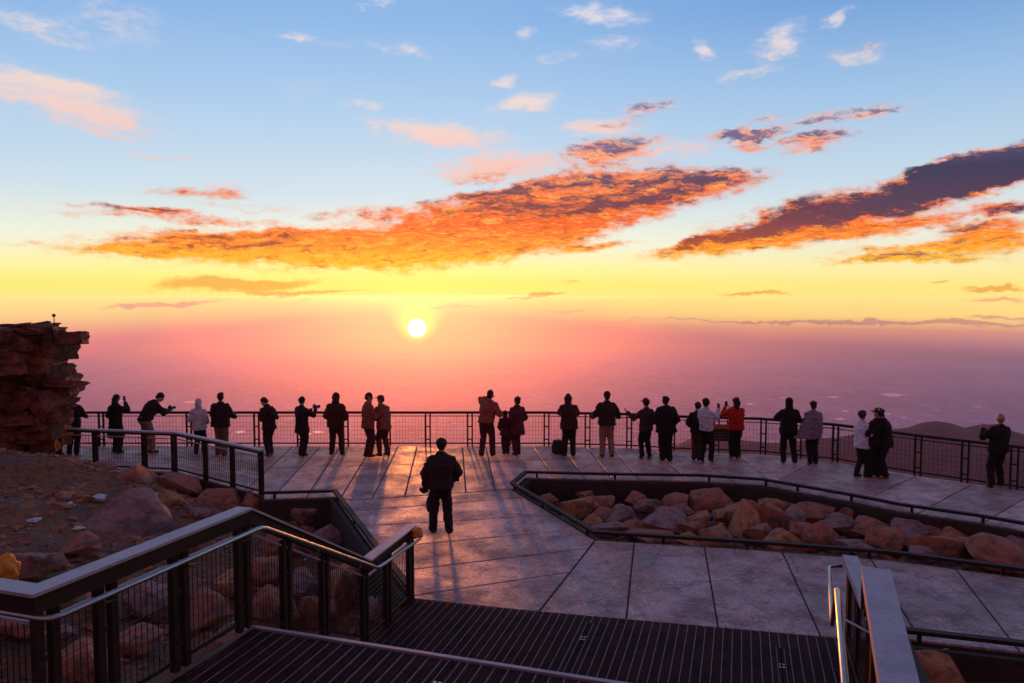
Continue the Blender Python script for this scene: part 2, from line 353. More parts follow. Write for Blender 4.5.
# ------------------------------------------------------------------ materials of the place
M_STEEL = material('dark_brown_steel', (.034, .014, .012), rough=.6, metal=0, spec=.18, var=.3, scale=9, bump=.12)
M_ALU = material('brushed_aluminium', (.40, .31, .37), rough=.5, metal=.3, var=.18, scale=5, bump=.1, stretch=(1, 1, 1))
M_TUBE = material('satin_steel_tube', (.42, .40, .40), rough=.34, metal=.9, var=.12, scale=8, bump=.05)
M_WIRE = material('dark_wire', (.03, .024, .024), rough=.5, metal=.5, var=.2, bump=0)
M_GRATE = material('dark_grating_plank', (.055, .012, .015), rough=.75, metal=0, spec=.08, var=.45, scale=4, bump=.3)
M_RIB = material('worn_bright_edge', (.20, .12, .12), rough=.5, metal=.3, var=.5, scale=5, bump=.1)  # ribs paler than the planks
M_BOLT = material('zinc_bolt', (.5, .48, .48), rough=.4, metal=.7, var=.2, bump=0)
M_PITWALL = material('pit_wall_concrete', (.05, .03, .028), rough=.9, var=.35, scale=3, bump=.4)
M_ROCK = material('pink_granite', (.43, .165, .105), rough=.88, var=.42, scale=2.2, bump=.55, bscale=7, col2=(.16, .10, .095), spec=.25, bdist=.03)
M_ROCK2 = material('mauve_granite', (.34, .185, .165), rough=.88, var=.4, scale=1.8, bump=.55, bscale=6, col2=(.13, .085, .09), spec=.25, bdist=.03)
M_ROCK3 = material('orange_granite', (.50, .21, .10), rough=.88, var=.42, scale=2.5, bump=.55, bscale=7, col2=(.2, .10, .07), spec=.25, bdist=.03)
M_CRAG = material('red_brown_crag_rock', (.22, .07, .045), rough=.9, var=.5, scale=1.6, bump=.8, bscale=5, col2=(.085, .036, .03), spec=.2, bdist=.05)
M_SOIL = material('gravelly_soil', (.26, .11, .06), rough=.95, var=.5, scale=1.6, bump=.9, bscale=9, col2=(.19, .12, .10), spec=.15, bdist=.05)
M_SNOW = material('old_snow', (.62, .62, .68), rough=.7, var=.25, scale=6, bump=.4)
M_MOUNT = material('far_mountain_forest', (.085, .028, .04), rough=.95, var=.4, scale=.004, bump=0, coords='Object', col2=(.13, .05, .06), spec=.1)

def slab_material():
    m = bpy.data.materials.new('weathered_concrete_slab'); m.use_nodes = True; g = NT(m.node_tree); b = g.n['Principled BSDF']
    geo = g.new('ShaderNodeNewGeometry'); pos = geo.outputs['Position']
    isl = geo.outputs['Random Per Island']
    n1 = g.noise(pos, 1.3, 6, .65); n2 = g.noise(pos, 9.0, 6, .7); n3 = g.noise(g.mapping(pos, loc=(5, 2, 0)), .45, 4, .6)
    c = g.mix(g.sm(n1, .35, .68), (.66, .385, .40, 1), (.33, .18, .19, 1))
    c = g.mix(g.m('MULTIPLY', g.sm(n2, .5, .66), .6), c, (.74, .56, .60, 1))
    n4 = g.noise(pos, 21.0, 8, .8); c = g.mix(1.0, c, g.ramp(n4, [(.36, (.42, .40, .40, 1)), (.5, (.95, .95, .95, 1)), (.62, (1.35, 1.3, 1.3, 1))], 0, 1), 'MULTIPLY')
    n5 = g.noise(g.mapping(pos, loc=(9, 4, 0)), 3.4, 7, .75); c = g.mix(g.m('MULTIPLY', g.sm(n5, .53, .60), .6), c, (.17, .10, .11, 1))
    vo = g.new('ShaderNodeTexVoronoi', feature='DISTANCE_TO_EDGE'); g.put(vo.inputs['Vector'], g.vm('ADD', pos, g.vm('MULTIPLY', g.noise(pos, 2.0, 5, .6, out=1), (.9, .9, .0)))); vo.inputs['Scale'].default_value = .42
    c = g.mix(g.m('MULTIPLY', g.sm(vo.outputs['Distance'], .010, .0), .55), c, (.08, .05, .05, 1))
    c = g.mix(1.0, c, g.ramp(isl, [(0, (.72, .72, .72, 1)), (1, (1.12, 1.06, 1.06, 1))], 0, 1), 'MULTIPLY')
    c = g.mix(g.m('MULTIPLY', g.sm(n3, .52, .66), .45), c, (.13, .085, .09, 1))
    g.put(b.inputs['Base Color'], c)
    g.put(b.inputs['Roughness'], g.m('ADD', .42, g.m('MULTIPLY', g.sm(n1, .3, .75), .3)))
    b.inputs['Specular IOR Level'].default_value = .5
    bp = g.new('ShaderNodeBump'); bp.inputs['Strength'].default_value = .7; bp.inputs['Distance'].default_value = .015
    g.put(bp.inputs['Height'], g.m('ADD', n2, g.m('MULTIPLY', g.noise(pos, 38.0, 4, .7), .6))); g.l.new(bp.outputs[0], b.inputs['Normal'])
    return m
M_SLAB = slab_material()

# ------------------------------------------------------------------ the terrace: slabs with open joints
RAILPX = [(-260, 446), (20, 446), (79, 446), (180, 446), (440, 446), (545, 446), (626, 448), (677, 451), (760, 454), (834, 461.5), (917, 475.5), (1017, 490), (1190, 517)]
RAIL = [P(x, y) for x, y in RAILPX]
PIT_FAR = [(512, 489), (526, 477.5), (600, 479.5), (700, 481), (762, 485), (790, 490), (843, 499.5), (901, 511), (976, 522), (1024, 530.5), (1190, 559)]
PIT_NEAR = [(1190, 600), (1024, 578), (889, 560), (760, 550), (595, 539.5)]
MIDG = [P(40, 427, 1.0), P(177, 432, 1.0), P(262, 449.5, 1.0)]; MIDG[0] = MIDG[1] + (MIDG[0] - MIDG[1]) * 1.6
for p in MIDG: p.z = 0
gC = P(366, 557, 1.1); gD = P(411, 523, 1.1); gB = P(245, 507, 2.47); gA = P(35, 589, 2.47); gA0 = gA - B_ * 3.2
rD = P(850, 553, 1.1); rC = rD - A_ * 1.5; rB = P(876, 568, 2.47); rA = rB - (P(876, 568, 2.47) - P(900, 683, 2.47)).normalized() * 5.5
for p in (gC, gD, rC, rD): p.z = 0
for p in (gB, gA, gA0, rB, rA): p.z = 1.4
LP = [(264, 499), (335, 497), (372, 548)]                       # edge of the left rock bed
FRONT_L = gD.copy(); FRONT_R = P(838, 637.5)

polyA = RAIL[:] + [P(*q) for q in PIT_FAR[::-1]] + [P(352, 500)] + [P(335, 497), P(264, 499)] + [MIDG[2], MIDG[1], MIDG[0], P(-260, 480)]
polyB = [P(335.5, 497.3), P(352, 500.3), P(511.5, 489.5), P(595, 540), P(538, 612), FRONT_L + V(.02, 0.02), P(372.5, 549)]
polyN = [P(595.4, 540.2)] + [P(x, y + .3) for x, y in PIT_NEAR[::-1][1:]] + [P(1190, 672), P(899, 638.5), P(838, 638), P(538.4, 612)]
rad = [((279, 490), (320, 447)), ((311, 490), (340, 447)), ((343, 494), (372, 447)), ((373, 497), (398, 447)), ((404.5, 497), (417, 447)), ((436, 497), (440, 447)), ((466, 494), (462.5, 447)),
       ((495.5, 492.5), (486, 447)), ((551, 474), (533, 447)), ((582, 475), (563, 448)), ((609, 475), (588, 449)), ((637, 477), (612, 449)), ((686, 480), (656, 451)), ((731, 480), (692, 452)), ((776, 484), (735, 454)),
       ((770, 484), (812, 463)), ((865, 500), (912, 478)), ((920, 512), (968, 486)), ((984, 522), (1028, 496)), ((1060, 532), (1100, 506)), ((250, 486), (292, 447)), ((200, 474), (250, 447)), ((150, 470), (205, 447)), ((100, 470), (160, 447)), ((40, 470), (110, 447)), ((-60, 470), (20, 447))]
row = [((215, 470), (487, 462)), ((487, 462), (545, 459))]
transv = [((352, 511), (530, 497)), ((360, 526), (575, 514)), ((378, 548), (592, 528)), ((390, 572), (590, 548)), ((404, 597), (575, 571))]
vert = [((538, 606), (574, 545)), ((627, 612), (634, 545)), ((718, 625), (705, 549)), ((821, 636), (783, 553)), ((921, 640), (873, 562)), ((1019, 650), (957, 570)), ((1110, 660), (1040, 582))]
M_JOINT = material('joint_mortar', (.07, .045, .045), rough=.9, var=.3, bump=.2)
def slabs(poly, cuts, name):
    bm = bmesh.new(); bm.faces.new([bm.verts.new((p.x, p.y, 0)) for p in poly])
    from mathutils.geometry import intersect_point_tri_2d
    def inside(f, q):
        vs = [v.co for v in f.verts]; c = False; j = len(vs) - 1
        for i in range(len(vs)):
            if (vs[i].y > q.y) != (vs[j].y > q.y) and q.x < (vs[j].x - vs[i].x) * (q.y - vs[i].y) / (vs[j].y - vs[i].y) + vs[i].x: c = not c
            j = i
        return c
    for (a, b) in cuts:
        pa, pb = P(*a), P(*b)
        hit = [f for f in bm.faces if any(inside(f, pa.lerp(pb, t / 12)) for t in range(1, 12))]
        if not hit: continue
        d = (pb - pa).normalized(); nrm = Vector((-d.y, d.x, 0))
        geom = set(hit)
        for f in hit: geom.update(f.verts); geom.update(f.edges)
        bmesh.ops.bisect_plane(bm, geom=list(geom), plane_co=pa, plane_no=nrm)
    polys = [[v.co.copy() for v in f.verts] for f in bm.faces]; bm.free()
    bm = bmesh.new()
    for vs in polys:
        f = bm.faces.new([bm.verts.new(v) for v in vs])
    bmesh.ops.recalc_face_normals(bm, faces=bm.faces)
    for f in bm.faces:
        if f.normal.z < 0: f.normal_flip()
    faces = list(bm.faces)
    r_ = bmesh.ops.inset_individual(bm, faces=faces, thickness=.012, use_even_offset=True)
    bmesh.ops.delete(bm, geom=r_['faces'], context='FACES')
    faces = list(bm.faces)
    e = bmesh.ops.extrude_face_region(bm, geom=faces)
    vs = [v for v in e['geom'] if isinstance(v, bmesh.types.BMVert)]
    bmesh.ops.translate(bm, verts=vs, vec=(0, 0, .06))
    bmesh.ops.translate(bm, verts=bm.verts, vec=(0, 0, -.06))
    bmesh.ops.recalc_face_normals(bm, faces=bm.faces)
    te = [e for e in bm.edges if all(abs(v.co.z) < 1e-4 for v in e.verts)]
    bmesh.ops.bevel(bm, geom=te, offset=.010, segments=1, affect='EDGES')
    return structure(name, bm, M_SLAB)
slabs(polyA, row + rad, 'terrace_slabs')
slabs(polyB, transv, 'path_slabs')
slabs(polyN, vert, 'path_slabs')
for poly in (polyA, polyB, polyN):
    bm = bmesh.new(); f = bm.faces.new([bm.verts.new((p.x, p.y, -.025)) for p in poly]); bm.normal_update()
    if f.normal.z < 0: f.normal_flip()
    e = bmesh.ops.extrude_face_region(bm, geom=[f])
    bmesh.ops.translate(bm, verts=[v for v in e['geom'] if isinstance(v, bmesh.types.BMVert)], vec=(0, 0, -.3))
    bmesh.ops.recalc_face_normals(bm, faces=bm.faces)
    structure('terrace_bed', bm, M_JOINT)

# ------------------------------------------------------------------ mountain below and around
def rail_dist(x, y):
    """metres beyond the outer rail (negative: on the terrace side)"""
    a = math.atan2(x, y); r = math.hypot(x, y)
    pts = RAILAZ; 
    if a <= pts[0][0]: return r - pts[0][1]
    if a >= pts[-1][0]: return r - pts[-1][1]
    for (a0, r0), (a1, r1) in zip(pts, pts[1:]):
        if a0 <= a <= a1: return r - (r0 + (r1 - r0) * (a - a0) / (a1 - a0))
RAILAZ = [(math.atan2(p.x, p.y), math.hypot(p.x, p.y)) for p in RAIL]
ridge_px = [(560, 462), (640, 455), (675, 449.5), (700, 442), (735, 440), (776, 443), (830, 438), (885, 434), (906, 430), (922, 423.5), (936, 421), (950, 423), (967, 428), (981, 424.5), (992, 423.5), (1008, 430), (1024, 435), (1060, 440), (1120, 432), (1200, 446)]
ridge = [(AE(x, y)[0], AE(x, y)[1]) for x, y in ridge_px]
def ridge_el(a):
    if a < ridge[0][0] or a > ridge[-1][0]: return -60
    for (a0, e0), (a1, e1) in zip(ridge, ridge[1:]):
        if a0 <= a <= a1:
            t = (a - a0) / (a1 - a0); t = t * t * (3 - 2 * t); return e0 + (e1 - e0) * t
bm = bmesh.new(); NA = 420; rs = [6, 10, 14, 18, 22, 26, 32, 40, 55, 80, 120, 200, 350, 600, 900, 1300, 1800, 2300, 2700, 3000, 3250, 3450, 3600, 3750, 3950, 4200, 4600, 5200, 6000]
prev = None
for r_ in rs:
    cur = []
    for k in range(NA):
        a = 2 * PI * k / NA - PI if r_ > 400 else 2 * PI * k / NA - PI
        x, y = r_ * math.sin(a), r_ * math.cos(a); dd = rail_dist(x, y) if abs(a) < 1.2 else r_ - 22
        z = -1.6 if dd < .4 else -1.6 - min(dd, 60) * .42 - max(0, dd - 60) * .66
        z = max(z, PLAIN_Z - 30)
        if r_ > 60: z += noise.noise(Vector((x, y, 0)) / (r_ * .35)) * r_ * .035
        ad = math.degrees(a); e = ridge_el(ad)
        if e > -50 and r_ > 900:
            top = H + 3600 * math.tan(R(e)); w = math.exp(-((r_ - 3600) / 900.0) ** 2) if r_ < 3600 else math.exp(-((r_ - 3600) / 1500.0) ** 2)
            edge = min(1, (ad - ridge[0][0]) / 4) * min(1, (ridge[-1][0] - ad) / 4)
            z = max(z, PLAIN_Z - 30 + (top - PLAIN_Z + 30) * w * max(0, edge) + (noise.noise(Vector((x, y, 3)) / 260) * 40 if abs(r_ - 3600) > 50 else 0))
        cur.append(bm.verts.new((x, y, z)))
    if prev is None: bm.faces.new(cur)
    else:
        for k in range(NA): bm.faces.new((prev[k], prev[(k + 1) % NA], cur[(k + 1) % NA], cur[k]))
    prev = cur
bmesh.ops.recalc_face_normals(bm, faces=bm.faces)
for f in bm.faces:
    if f.normal.z < 0: f.normal_flip()
structure('mountainside', bm, M_MOUNT, smooth=True)

# rocky ground left of the path, fitted through measured heights
ctrl = [(-300, 470, 1.6), (-200, 520, 1.5), (-100, 470, 1.3), (0, 452, .95), (40, 455, .85), (70, 461, .5), (100, 466, .2), (143, 476, -.12), (178, 481, -.2), (234, 494, -.3), (263, 506, -.45), (300, 512, -.6),
        (345, 540, -.75), (0, 500, .55), (60, 490, .45), (110, 500, .15), (0, 540, .3), (100, 540, 0), (180, 520, -.2), (0, 600, .1), (150, 590, -.3), (220, 560, -.4), (300, 570, -.7), (370, 590, -.8), (60, 660, -.3),
        (200, 640, -.55), (330, 630, -.75), (-200, 640, .3), (-300, 700, .2), (300, 700, -.8), (100, 760, -.5), (-400, 560, .8), (380, 640, -.8), (-200, 860, -.2)]
cp = [(P(x, y, z).x, P(x, y, z).y, z) for x, y, z in ctrl]
def ground_z(x, y):
    sw = sz = 0
    for a, b, z in cp:
        w = 1 / (((x - a) ** 2 + (y - b) ** 2) ** 1.6 + .02); sw += w; sz += w * z
    z = sz / sw
    return z + noise.noise(Vector((x * .9, y * .9, 2))) * .12 + noise.noise(Vector((x * 3.1, y * 3.1, 5))) * .05 + noise.noise(Vector((x * 9, y * 9, 5))) * .02
bm = bmesh.new(); X0, X1, Y0, Y1, ST = -20.0, 0.4, -1.0, 19.6, .16
nx = int((X1 - X0) / ST); ny = int((Y1 - Y0) / ST); grid = {}
def on_terrace(x, y):
    # right of the left bed's edge, or beyond the inner guard line
    a, b = MIDG[1], MIDG[2]
    for q0, q1 in ((MIDG[0], MIDG[1]), (MIDG[1], MIDG[2]), (MIDG[2], P(335, 497)), (P(335, 497), P(372, 548)), (P(372, 548), gD)):
        pass
    edge = [MIDG[0] + (MIDG[0] - MIDG[1]) * 2, MIDG[0], MIDG[1], MIDG[2], P(335, 497), P(372, 548), gD]
    best = 9e9; side = 0
    for q0, q1 in zip(edge, edge[1:]):
        d = q1 - q0; L = d.length_squared; t = max(0, min(1, ((x - q0.x) * d.x + (y - q0.y) * d.y) / L)); c = q0 + d * t
        dist = math.hypot(x - c.x, y - c.y)
        if dist < best: best = dist; side = d.x * (y - q0.y) - d.y * (x - q0.x)
    return side > 0, best
for i in range(nx + 1):
    for j in range(ny + 1):
        x = X0 + i * ST; y = Y0 + j * ST; z = ground_z(x, y)
        on, dist = on_terrace(x, y)
        if on: z = min(z, -.45 - min(dist, .6))
        elif dist < .6: z = min(z, -.12 + (dist) * .9)
        grid[i, j] = bm.verts.new((x, y, z))
for i in range(nx):
    for j in range(ny): bm.faces.new((grid[i, j], grid[i + 1, j], grid[i + 1, j + 1], grid[i, j + 1]))
structure('rocky_ground', bm, M_SOIL, smooth=True)

# ------------------------------------------------------------------ rock beds sunk into the terrace
def bed(pts, depth, name, label, closed=True, posts=(), beam_w=.10, beam_h=.05, top=.16, wall=True):
    """a low steel kerb rail on short posts round a sunken bed"""
    t = empty(name, tuple(pts[0])); tag(t, label, 'kerb rail')
    inv = Matrix.Translation(-pts[0])
    bm = bmesh.new(); sweep(bm, [up(p, top) for p in pts], beam_w, beam_h, closed); bm.transform(inv); bmesh.ops.recalc_face_normals(bm, faces=bm.faces); obj('rail', bm, M_STEEL, t)
    segs = list(zip(pts, pts[1:] + ([pts[0]] if closed else [])))
    for a, b in segs[:len(pts) if closed else len(pts) - 1]:
        L = (b - a).length; n = max(1, int(L / 1.25))
        for k in range(n):
            bm = bmesh.new(); obox(bm, up(a.lerp(b, (k + .15) / n), .0), b - a, .05, .035, top - beam_h - .001); bm.transform(inv); obj('post', bm, M_STEEL, t)
    return t
pit = [P(x, y) for x, y in PIT_FAR] + [P(x, y) for x, y in PIT_NEAR]
bed(pit, .8, 'kerb_rail', 'low dark steel kerb rail on short posts round the long rock bed')
lb = [P(x, y) for x, y in LP]; lb.append(lb[-1].lerp(gD, .93))
bed(lb, .8, 'kerb_rail', 'low dark kerb rail along the left rock bed beside the standing photographer', closed=False)
rp = [P(899, 640), P(1190, 674), P(1190, 674) - A_ * 4.5, P(899, 640) - A_ * 5.0]
bed(rp[3:] + rp[:2], .8, 'kerb_rail', 'low dark kerb rail round the dark pit at the bottom right corner', closed=False)
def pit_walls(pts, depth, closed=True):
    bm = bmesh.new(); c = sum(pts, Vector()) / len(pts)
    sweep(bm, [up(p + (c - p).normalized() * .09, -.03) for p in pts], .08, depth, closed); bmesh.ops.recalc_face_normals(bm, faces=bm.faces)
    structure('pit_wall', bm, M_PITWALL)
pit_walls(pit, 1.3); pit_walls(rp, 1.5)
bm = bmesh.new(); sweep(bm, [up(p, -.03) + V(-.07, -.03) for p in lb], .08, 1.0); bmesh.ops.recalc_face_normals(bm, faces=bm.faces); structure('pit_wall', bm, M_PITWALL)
def floor_patch(x0, x1, y0, y1, z, st=.2, name='rock_bed_floor'):
    bm = bmesh.new(); g_ = {}
    for i in range(int((x1 - x0) / st) + 1):
        for j in range(int((y1 - y0) / st) + 1):
            x, y = x0 + i * st, y0 + j * st; g_[i, j] = bm.verts.new((x, y, z + noise.noise(Vector((x, y, 0)) * 1.2) * .12 + noise.noise(Vector((x, y, 0)) * 4) * .04))
    for (i, j) in list(g_):
        if (i + 1, j + 1) in g_: bm.faces.new((g_[i, j], g_[i + 1, j], g_[i + 1, j + 1], g_[i, j + 1]))
    structure(name, bm, M_SOIL, smooth=True)
floor_patch(-.6, 17, 8.6, 18.4, -.78)
floor_patch(3.0, 11, 3.0, 9.2, -1.05)

# ------------------------------------------------------------------ rocks
def rock_mesh(seed, npts=16, sub=2, rough=.05, flat=1.0, bev=.05):
    rnd = random.Random(seed); bm = bmesh.new()
    for _ in range(npts):
        v = Vector((rnd.gauss(0, 1), rnd.gauss(0, 1), rnd.gauss(0, 1))).normalized() * rnd.uniform(.82, 1.0); v.z *= flat
        bm.verts.new(v)
    r_ = bmesh.ops.convex_hull(bm, input=bm.verts)
    bmesh.ops.delete(bm, geom=list({g_ for g_ in r_['geom_interior'] + r_['geom_unused'] if isinstance(g_, bmesh.types.BMVert)}), context='VERTS')
    bmesh.ops.dissolve_limit(bm, angle_limit=R(20), verts=bm.verts, edges=bm.edges)
    bmesh.ops.bevel(bm, geom=list(bm.edges), offset=bev, segments=2, profile=.6, affect='EDGES', clamp_overlap=True)
    bmesh.ops.triangulate(bm, faces=bm.faces)
    for _ in range(sub): bmesh.ops.subdivide_edges(bm, edges=[e for e in bm.edges if e.calc_length() > .16], cuts=1, use_grid_fill=True); bmesh.ops.triangulate(bm, faces=bm.faces)
    for v in bm.verts:
        n = v.co.normalized(); v.co += n * (noise.noise(v.co * 2.1 + Vector((seed, 0, 0))) * rough * 1.6 + noise.noise(v.co * 6 + Vector((0, seed, 0))) * rough * .5)
    me = bpy.data.meshes.new('rock'); bm.to_mesh(me); bm.free()
    for p in me.polygons: p.use_smooth = True
    try:
        me.set_sharp_from_angle(angle=R(22))
    except Exception: pass
    return me
ROCKS = []
for k in range(9):
    for m in (M_ROCK, M_ROCK2, M_ROCK3):
        me = rock_mesh(11 + k, 10 + k) if m is M_ROCK else ROCKS[-1][0].copy()
        me.materials.clear(); me.materials.append(m); ROCKS.append((me, m))
def put_rock(px, py, w, h, zc, k, mat, label, group, rnd, name='boulder', cat='boulder'):
    c = P(px, py, zc); dep = (c - Vector((0, 0, H))).length
    sx = w / F * dep / 2 * 1.3; sz = h / F * dep / 2 * 1.45
    me = ROCKS[(k % 9) * 3 + mat][0]
    o = bpy.data.objects.new(name, me); link(o)
    c.y += 0.0
    o.location = c; o.scale = (sx, max(sx * .8, sz), sz); o.rotation_euler = (rnd.uniform(-.25, .25), rnd.uniform(-.25, .25), rnd.uniform(-.4, .4))
    tag(o, label, cat, group)
    return o
rnd = random.Random(4)
# long bed right of the path: picture place, size, kind of stone
BEDR = [(548, 500, 22, 12, 0, ''), (576, 509, 40, 24, 2, 'long orange brown boulder lying aslant at the left tip of the long bed'), (584, 496, 18, 12, 0, ''), (604, 503, 26, 14, 0, ''), (619, 517, 30, 20, 1, ''), (637, 501, 26, 14, 0, ''), (609, 531, 34, 12, 1, ''),
        (662, 522, 62, 24, 1, 'large flat mauve boulder near the front of the long rock bed'), (676, 503, 30, 15, 0, ''), (713, 502, 48, 22, 0, ''), (700, 521, 28, 18, 2, ''), (650, 536, 44, 12, 0, ''), (713, 537, 38, 19, 0, ''), (744, 526, 28, 36, 2, 'upright orange brown boulder standing against the front kerb rail of the long bed'),
        (783, 543, 38, 20, 2, ''), (768, 520, 30, 24, 0, ''), (792, 520, 30, 26, 1, 'pale mauve boulder with a light top in the middle of the long bed'), (815, 513, 42, 16, 0, ''), (822, 537, 36, 24, 0, ''), (855, 515, 38, 16, 2, ''), (848, 546, 32, 14, 1, ''), (884, 541, 36, 26, 0, ''),
        (905, 535, 36, 24, 1, ''), (868, 528, 34, 16, 0, ''), (938, 548, 48, 18, 0, ''), (950, 537, 38, 16, 2, ''), (1001, 556, 54, 24, 0, 'broad red brown boulder at the right edge of the photo in the long bed'), (1030, 548, 40, 18, 1, ''), (975, 545, 30, 16, 2, ''), (740, 508, 30, 14, 0, ''), (563, 521, 20, 10, 0, ''), (590, 524, 26, 12, 2, ''), (632, 528, 28, 12, 0, ''),
        (545, 512, 24, 14, 1, ''), (600, 515, 26, 14, 0, ''), (648, 506, 26, 12, 1, ''), (682, 512, 26, 14, 1, ''), (728, 514, 28, 16, 2, ''), (758, 534, 28, 18, 0, ''), (800, 532, 26, 18, 0, ''), (836, 524, 32, 16, 1, ''), (770, 508, 34, 14, 2, ''), (892, 522, 34, 14, 1, ''), (925, 532, 32, 14, 0, ''), (865, 552, 28, 12, 1, ''), (972, 530, 34, 12, 1, ''), (990, 540, 30, 14, 1, ''), (690, 528, 26, 14, 0, ''), (1075, 562, 44, 20, 0, ''), (690, 540, 24, 10, 2, ''), (920, 555, 26, 12, 1, '')]
ords = ['first', 'second', 'third', 'fourth', 'fifth', 'sixth', 'seventh', 'eighth', 'ninth', 'tenth', 'eleventh', 'twelfth', 'thirteenth', 'fourteenth', 'fifteenth', 'sixteenth', 'seventeenth', 'eighteenth', 'nineteenth', 'twentieth', 'twenty-first', 'twenty-second', 'twenty-third', 'twenty-fourth', 'twenty-fifth', 'twenty-sixth', 'twenty-seventh', 'twenty-eighth', 'twenty-ninth', 'thirtieth', 'thirty-first', 'thirty-second', 'thirty-third', 'thirty-fourth']
KINDW = ['pink brown', 'mauve grey', 'orange brown']
order = {}
for mk in range(3):
    for i_, b in enumerate(sorted([b for b in BEDR if b[4] == mk and not b[5]])): order[b] = i_
for k, b in enumerate(BEDR):
    x, y, w, h, mk, lab = b
    lab = lab or '%s %s boulder from the left tip of the long rock bed' % (ords[order[b]], KINDW[mk])
    put_rock(x, y, w, h, -.33, k, mk, lab, 'boulders in the long rock bed', rnd)
BEDL = [(124, 523, 78, 44, 1, -.02, 'big flat mauve boulder on the slope below the crag'), (135, 482, 44, 22, 0, .05, 'brown boulder lying at the foot of the inner guard rail'), (180, 489, 42, 20, 0, -.15, ''), (96, 470, 30, 14, 1, .2, ''), (170, 504, 32, 18, 2, -.15, ''), (220, 502, 48, 18, 0, -.25, ''),
        (36, 564, 42, 24, 1, .25, 'grey boulder on the slope beside the upper left guard cap'), (205, 515, 30, 16, 1, -.2, ''), (156, 604, 50, 34, 1, -.25, 'rounded mauve boulder seen through the wire mesh left of the long post'), (203, 612, 40, 30, 0, -.35, ''), (82, 662, 46, 28, 0, -.1, ''), (57, 640, 28, 18, 1, -.05, ''), (135, 640, 44, 24, 0, -.25, ''),
        (258, 503, 28, 20, 2, -.3, ''), (279, 506, 30, 20, 0, -.38, ''), (310, 515, 38, 28, 1, -.45, 'dark mauve boulder in the corner of the left rock bed'), (342, 590, 26, 56, 2, -.55, 'tall orange brown boulder behind the stair guard mesh'), (262, 574, 44, 30, 0, -.4, ''), (295, 590, 40, 32, 1, -.5, ''), (270, 610, 50, 34, 0, -.5, ''), (318, 615, 36, 28, 0, -.6, ''),
        (228, 585, 36, 24, 2, -.3, ''), (285, 545, 40, 24, 0, -.4, ''), (330, 540, 36, 24, 1, -.55, ''), (60, 590, 34, 18, 0, .1, ''), (100, 600, 30, 18, 2, 0, ''), (190, 545, 30, 14, 0, -.15, ''), (80, 545, 32, 16, 0, .15, ''), (378, 610, 20, 20, 1, -.5, ''), (112, 478, 26, 12, 0, .1, ''), (30, 620, 40, 24, 0, .05, ''), (240, 640, 40, 24, 1, -.45, '')]
order = {}
for mk in range(3):
    for i_, b in enumerate(sorted([b for b in BEDL if b[4] == mk and not b[6]])): order[b] = i_
for k, b in enumerate(BEDL):
    x, y, w, h, mk, zc, lab = b
    lab = lab or '%s %s boulder from the left on the slope behind the handrails' % (ords[order[b]], KINDW[mk])
    put_rock(x, y, w, h, zc + .03, k + 4, mk, lab, 'boulders on the left slope', rnd)
put_rock(927, 676, 50, 44, -.35, 3, 2, 'single orange brown boulder in the dark pit at the bottom right', None, rnd)
# rubble too small and too many to count
bm = bmesh.new()
base = [ROCKS[k * 3][0] for k in range(4)]
lo = []
for s_ in range(4):
    b2 = bmesh.new(); r2 = random.Random(90 + s_)
    for _ in range(9): b2.verts.new(Vector((r2.gauss(0, 1), r2.gauss(0, 1), r2.gauss(0, 1) * .8)).normalized())
    bmesh.ops.convex_hull(b2, input=b2.verts); b2.verts.ensure_lookup_table()
    lo.append(([v.co.copy() for v in b2.verts], [[v.index for v in f.verts] for f in b2.faces])); b2.verts.index_update(); lo[-1] = ([v.co.copy() for v in b2.verts], [[v.index for v in f.verts] for f in b2.faces]); b2.free()
def pebble(x, y, z, r_):
    vs, fs = lo[rnd.randrange(4)]; q = Matrix.Rotation(rnd.uniform(0, 6.3), 3, 'Z'); sc = (rnd.uniform(.7, 1.3), rnd.uniform(.7, 1.3), rnd.uniform(.4, .8)); n = []
    for v in vs: w = q @ Vector((v.x * sc[0], v.y * sc[1], v.z * sc[2])) * r_; n.append(bm.verts.new((x + w.x, y + w.y, z + w.z)))
    mi = 0 if rnd.random() < .5 else (1 if rnd.random() < .6 else 2)
    for f in fs:
        try: bm.faces.new([n[i] for i in f]).material_index = mi
        except ValueError: pass
for _ in range(5200):
    x = rnd.uniform(-13, -1.2); y = rnd.uniform(3.5, 17.5)
    on, dist = on_terrace(x, y)
    if on or dist < .2: continue
    if noise.noise(Vector((x * .5, y * .5, 9))) < -.15 and rnd.random() < .7: continue
    pebble(x, y, ground_z(x, y) + .01, abs(rnd.gauss(0, .06)) + .018)
for _ in range(2600):
    t = rnd.random(); px = rnd.uniform(530, 1100); 
    y0 = 484 + max(0, px - 760) * .17; y1 = 545 + max(0, px - 600) * .075
    p = P(px, rnd.uniform(y0, y1), -.62); pebble(p.x, p.y, -.62, min(.3, abs(rnd.gauss(0, .14)) + .03))
tag(obj('rubble', bm, [M_ROCK, M_ROCK2, M_ROCK3]), 'loose stones and gravel strewn between the boulders', 'rubble', kind='stuff')
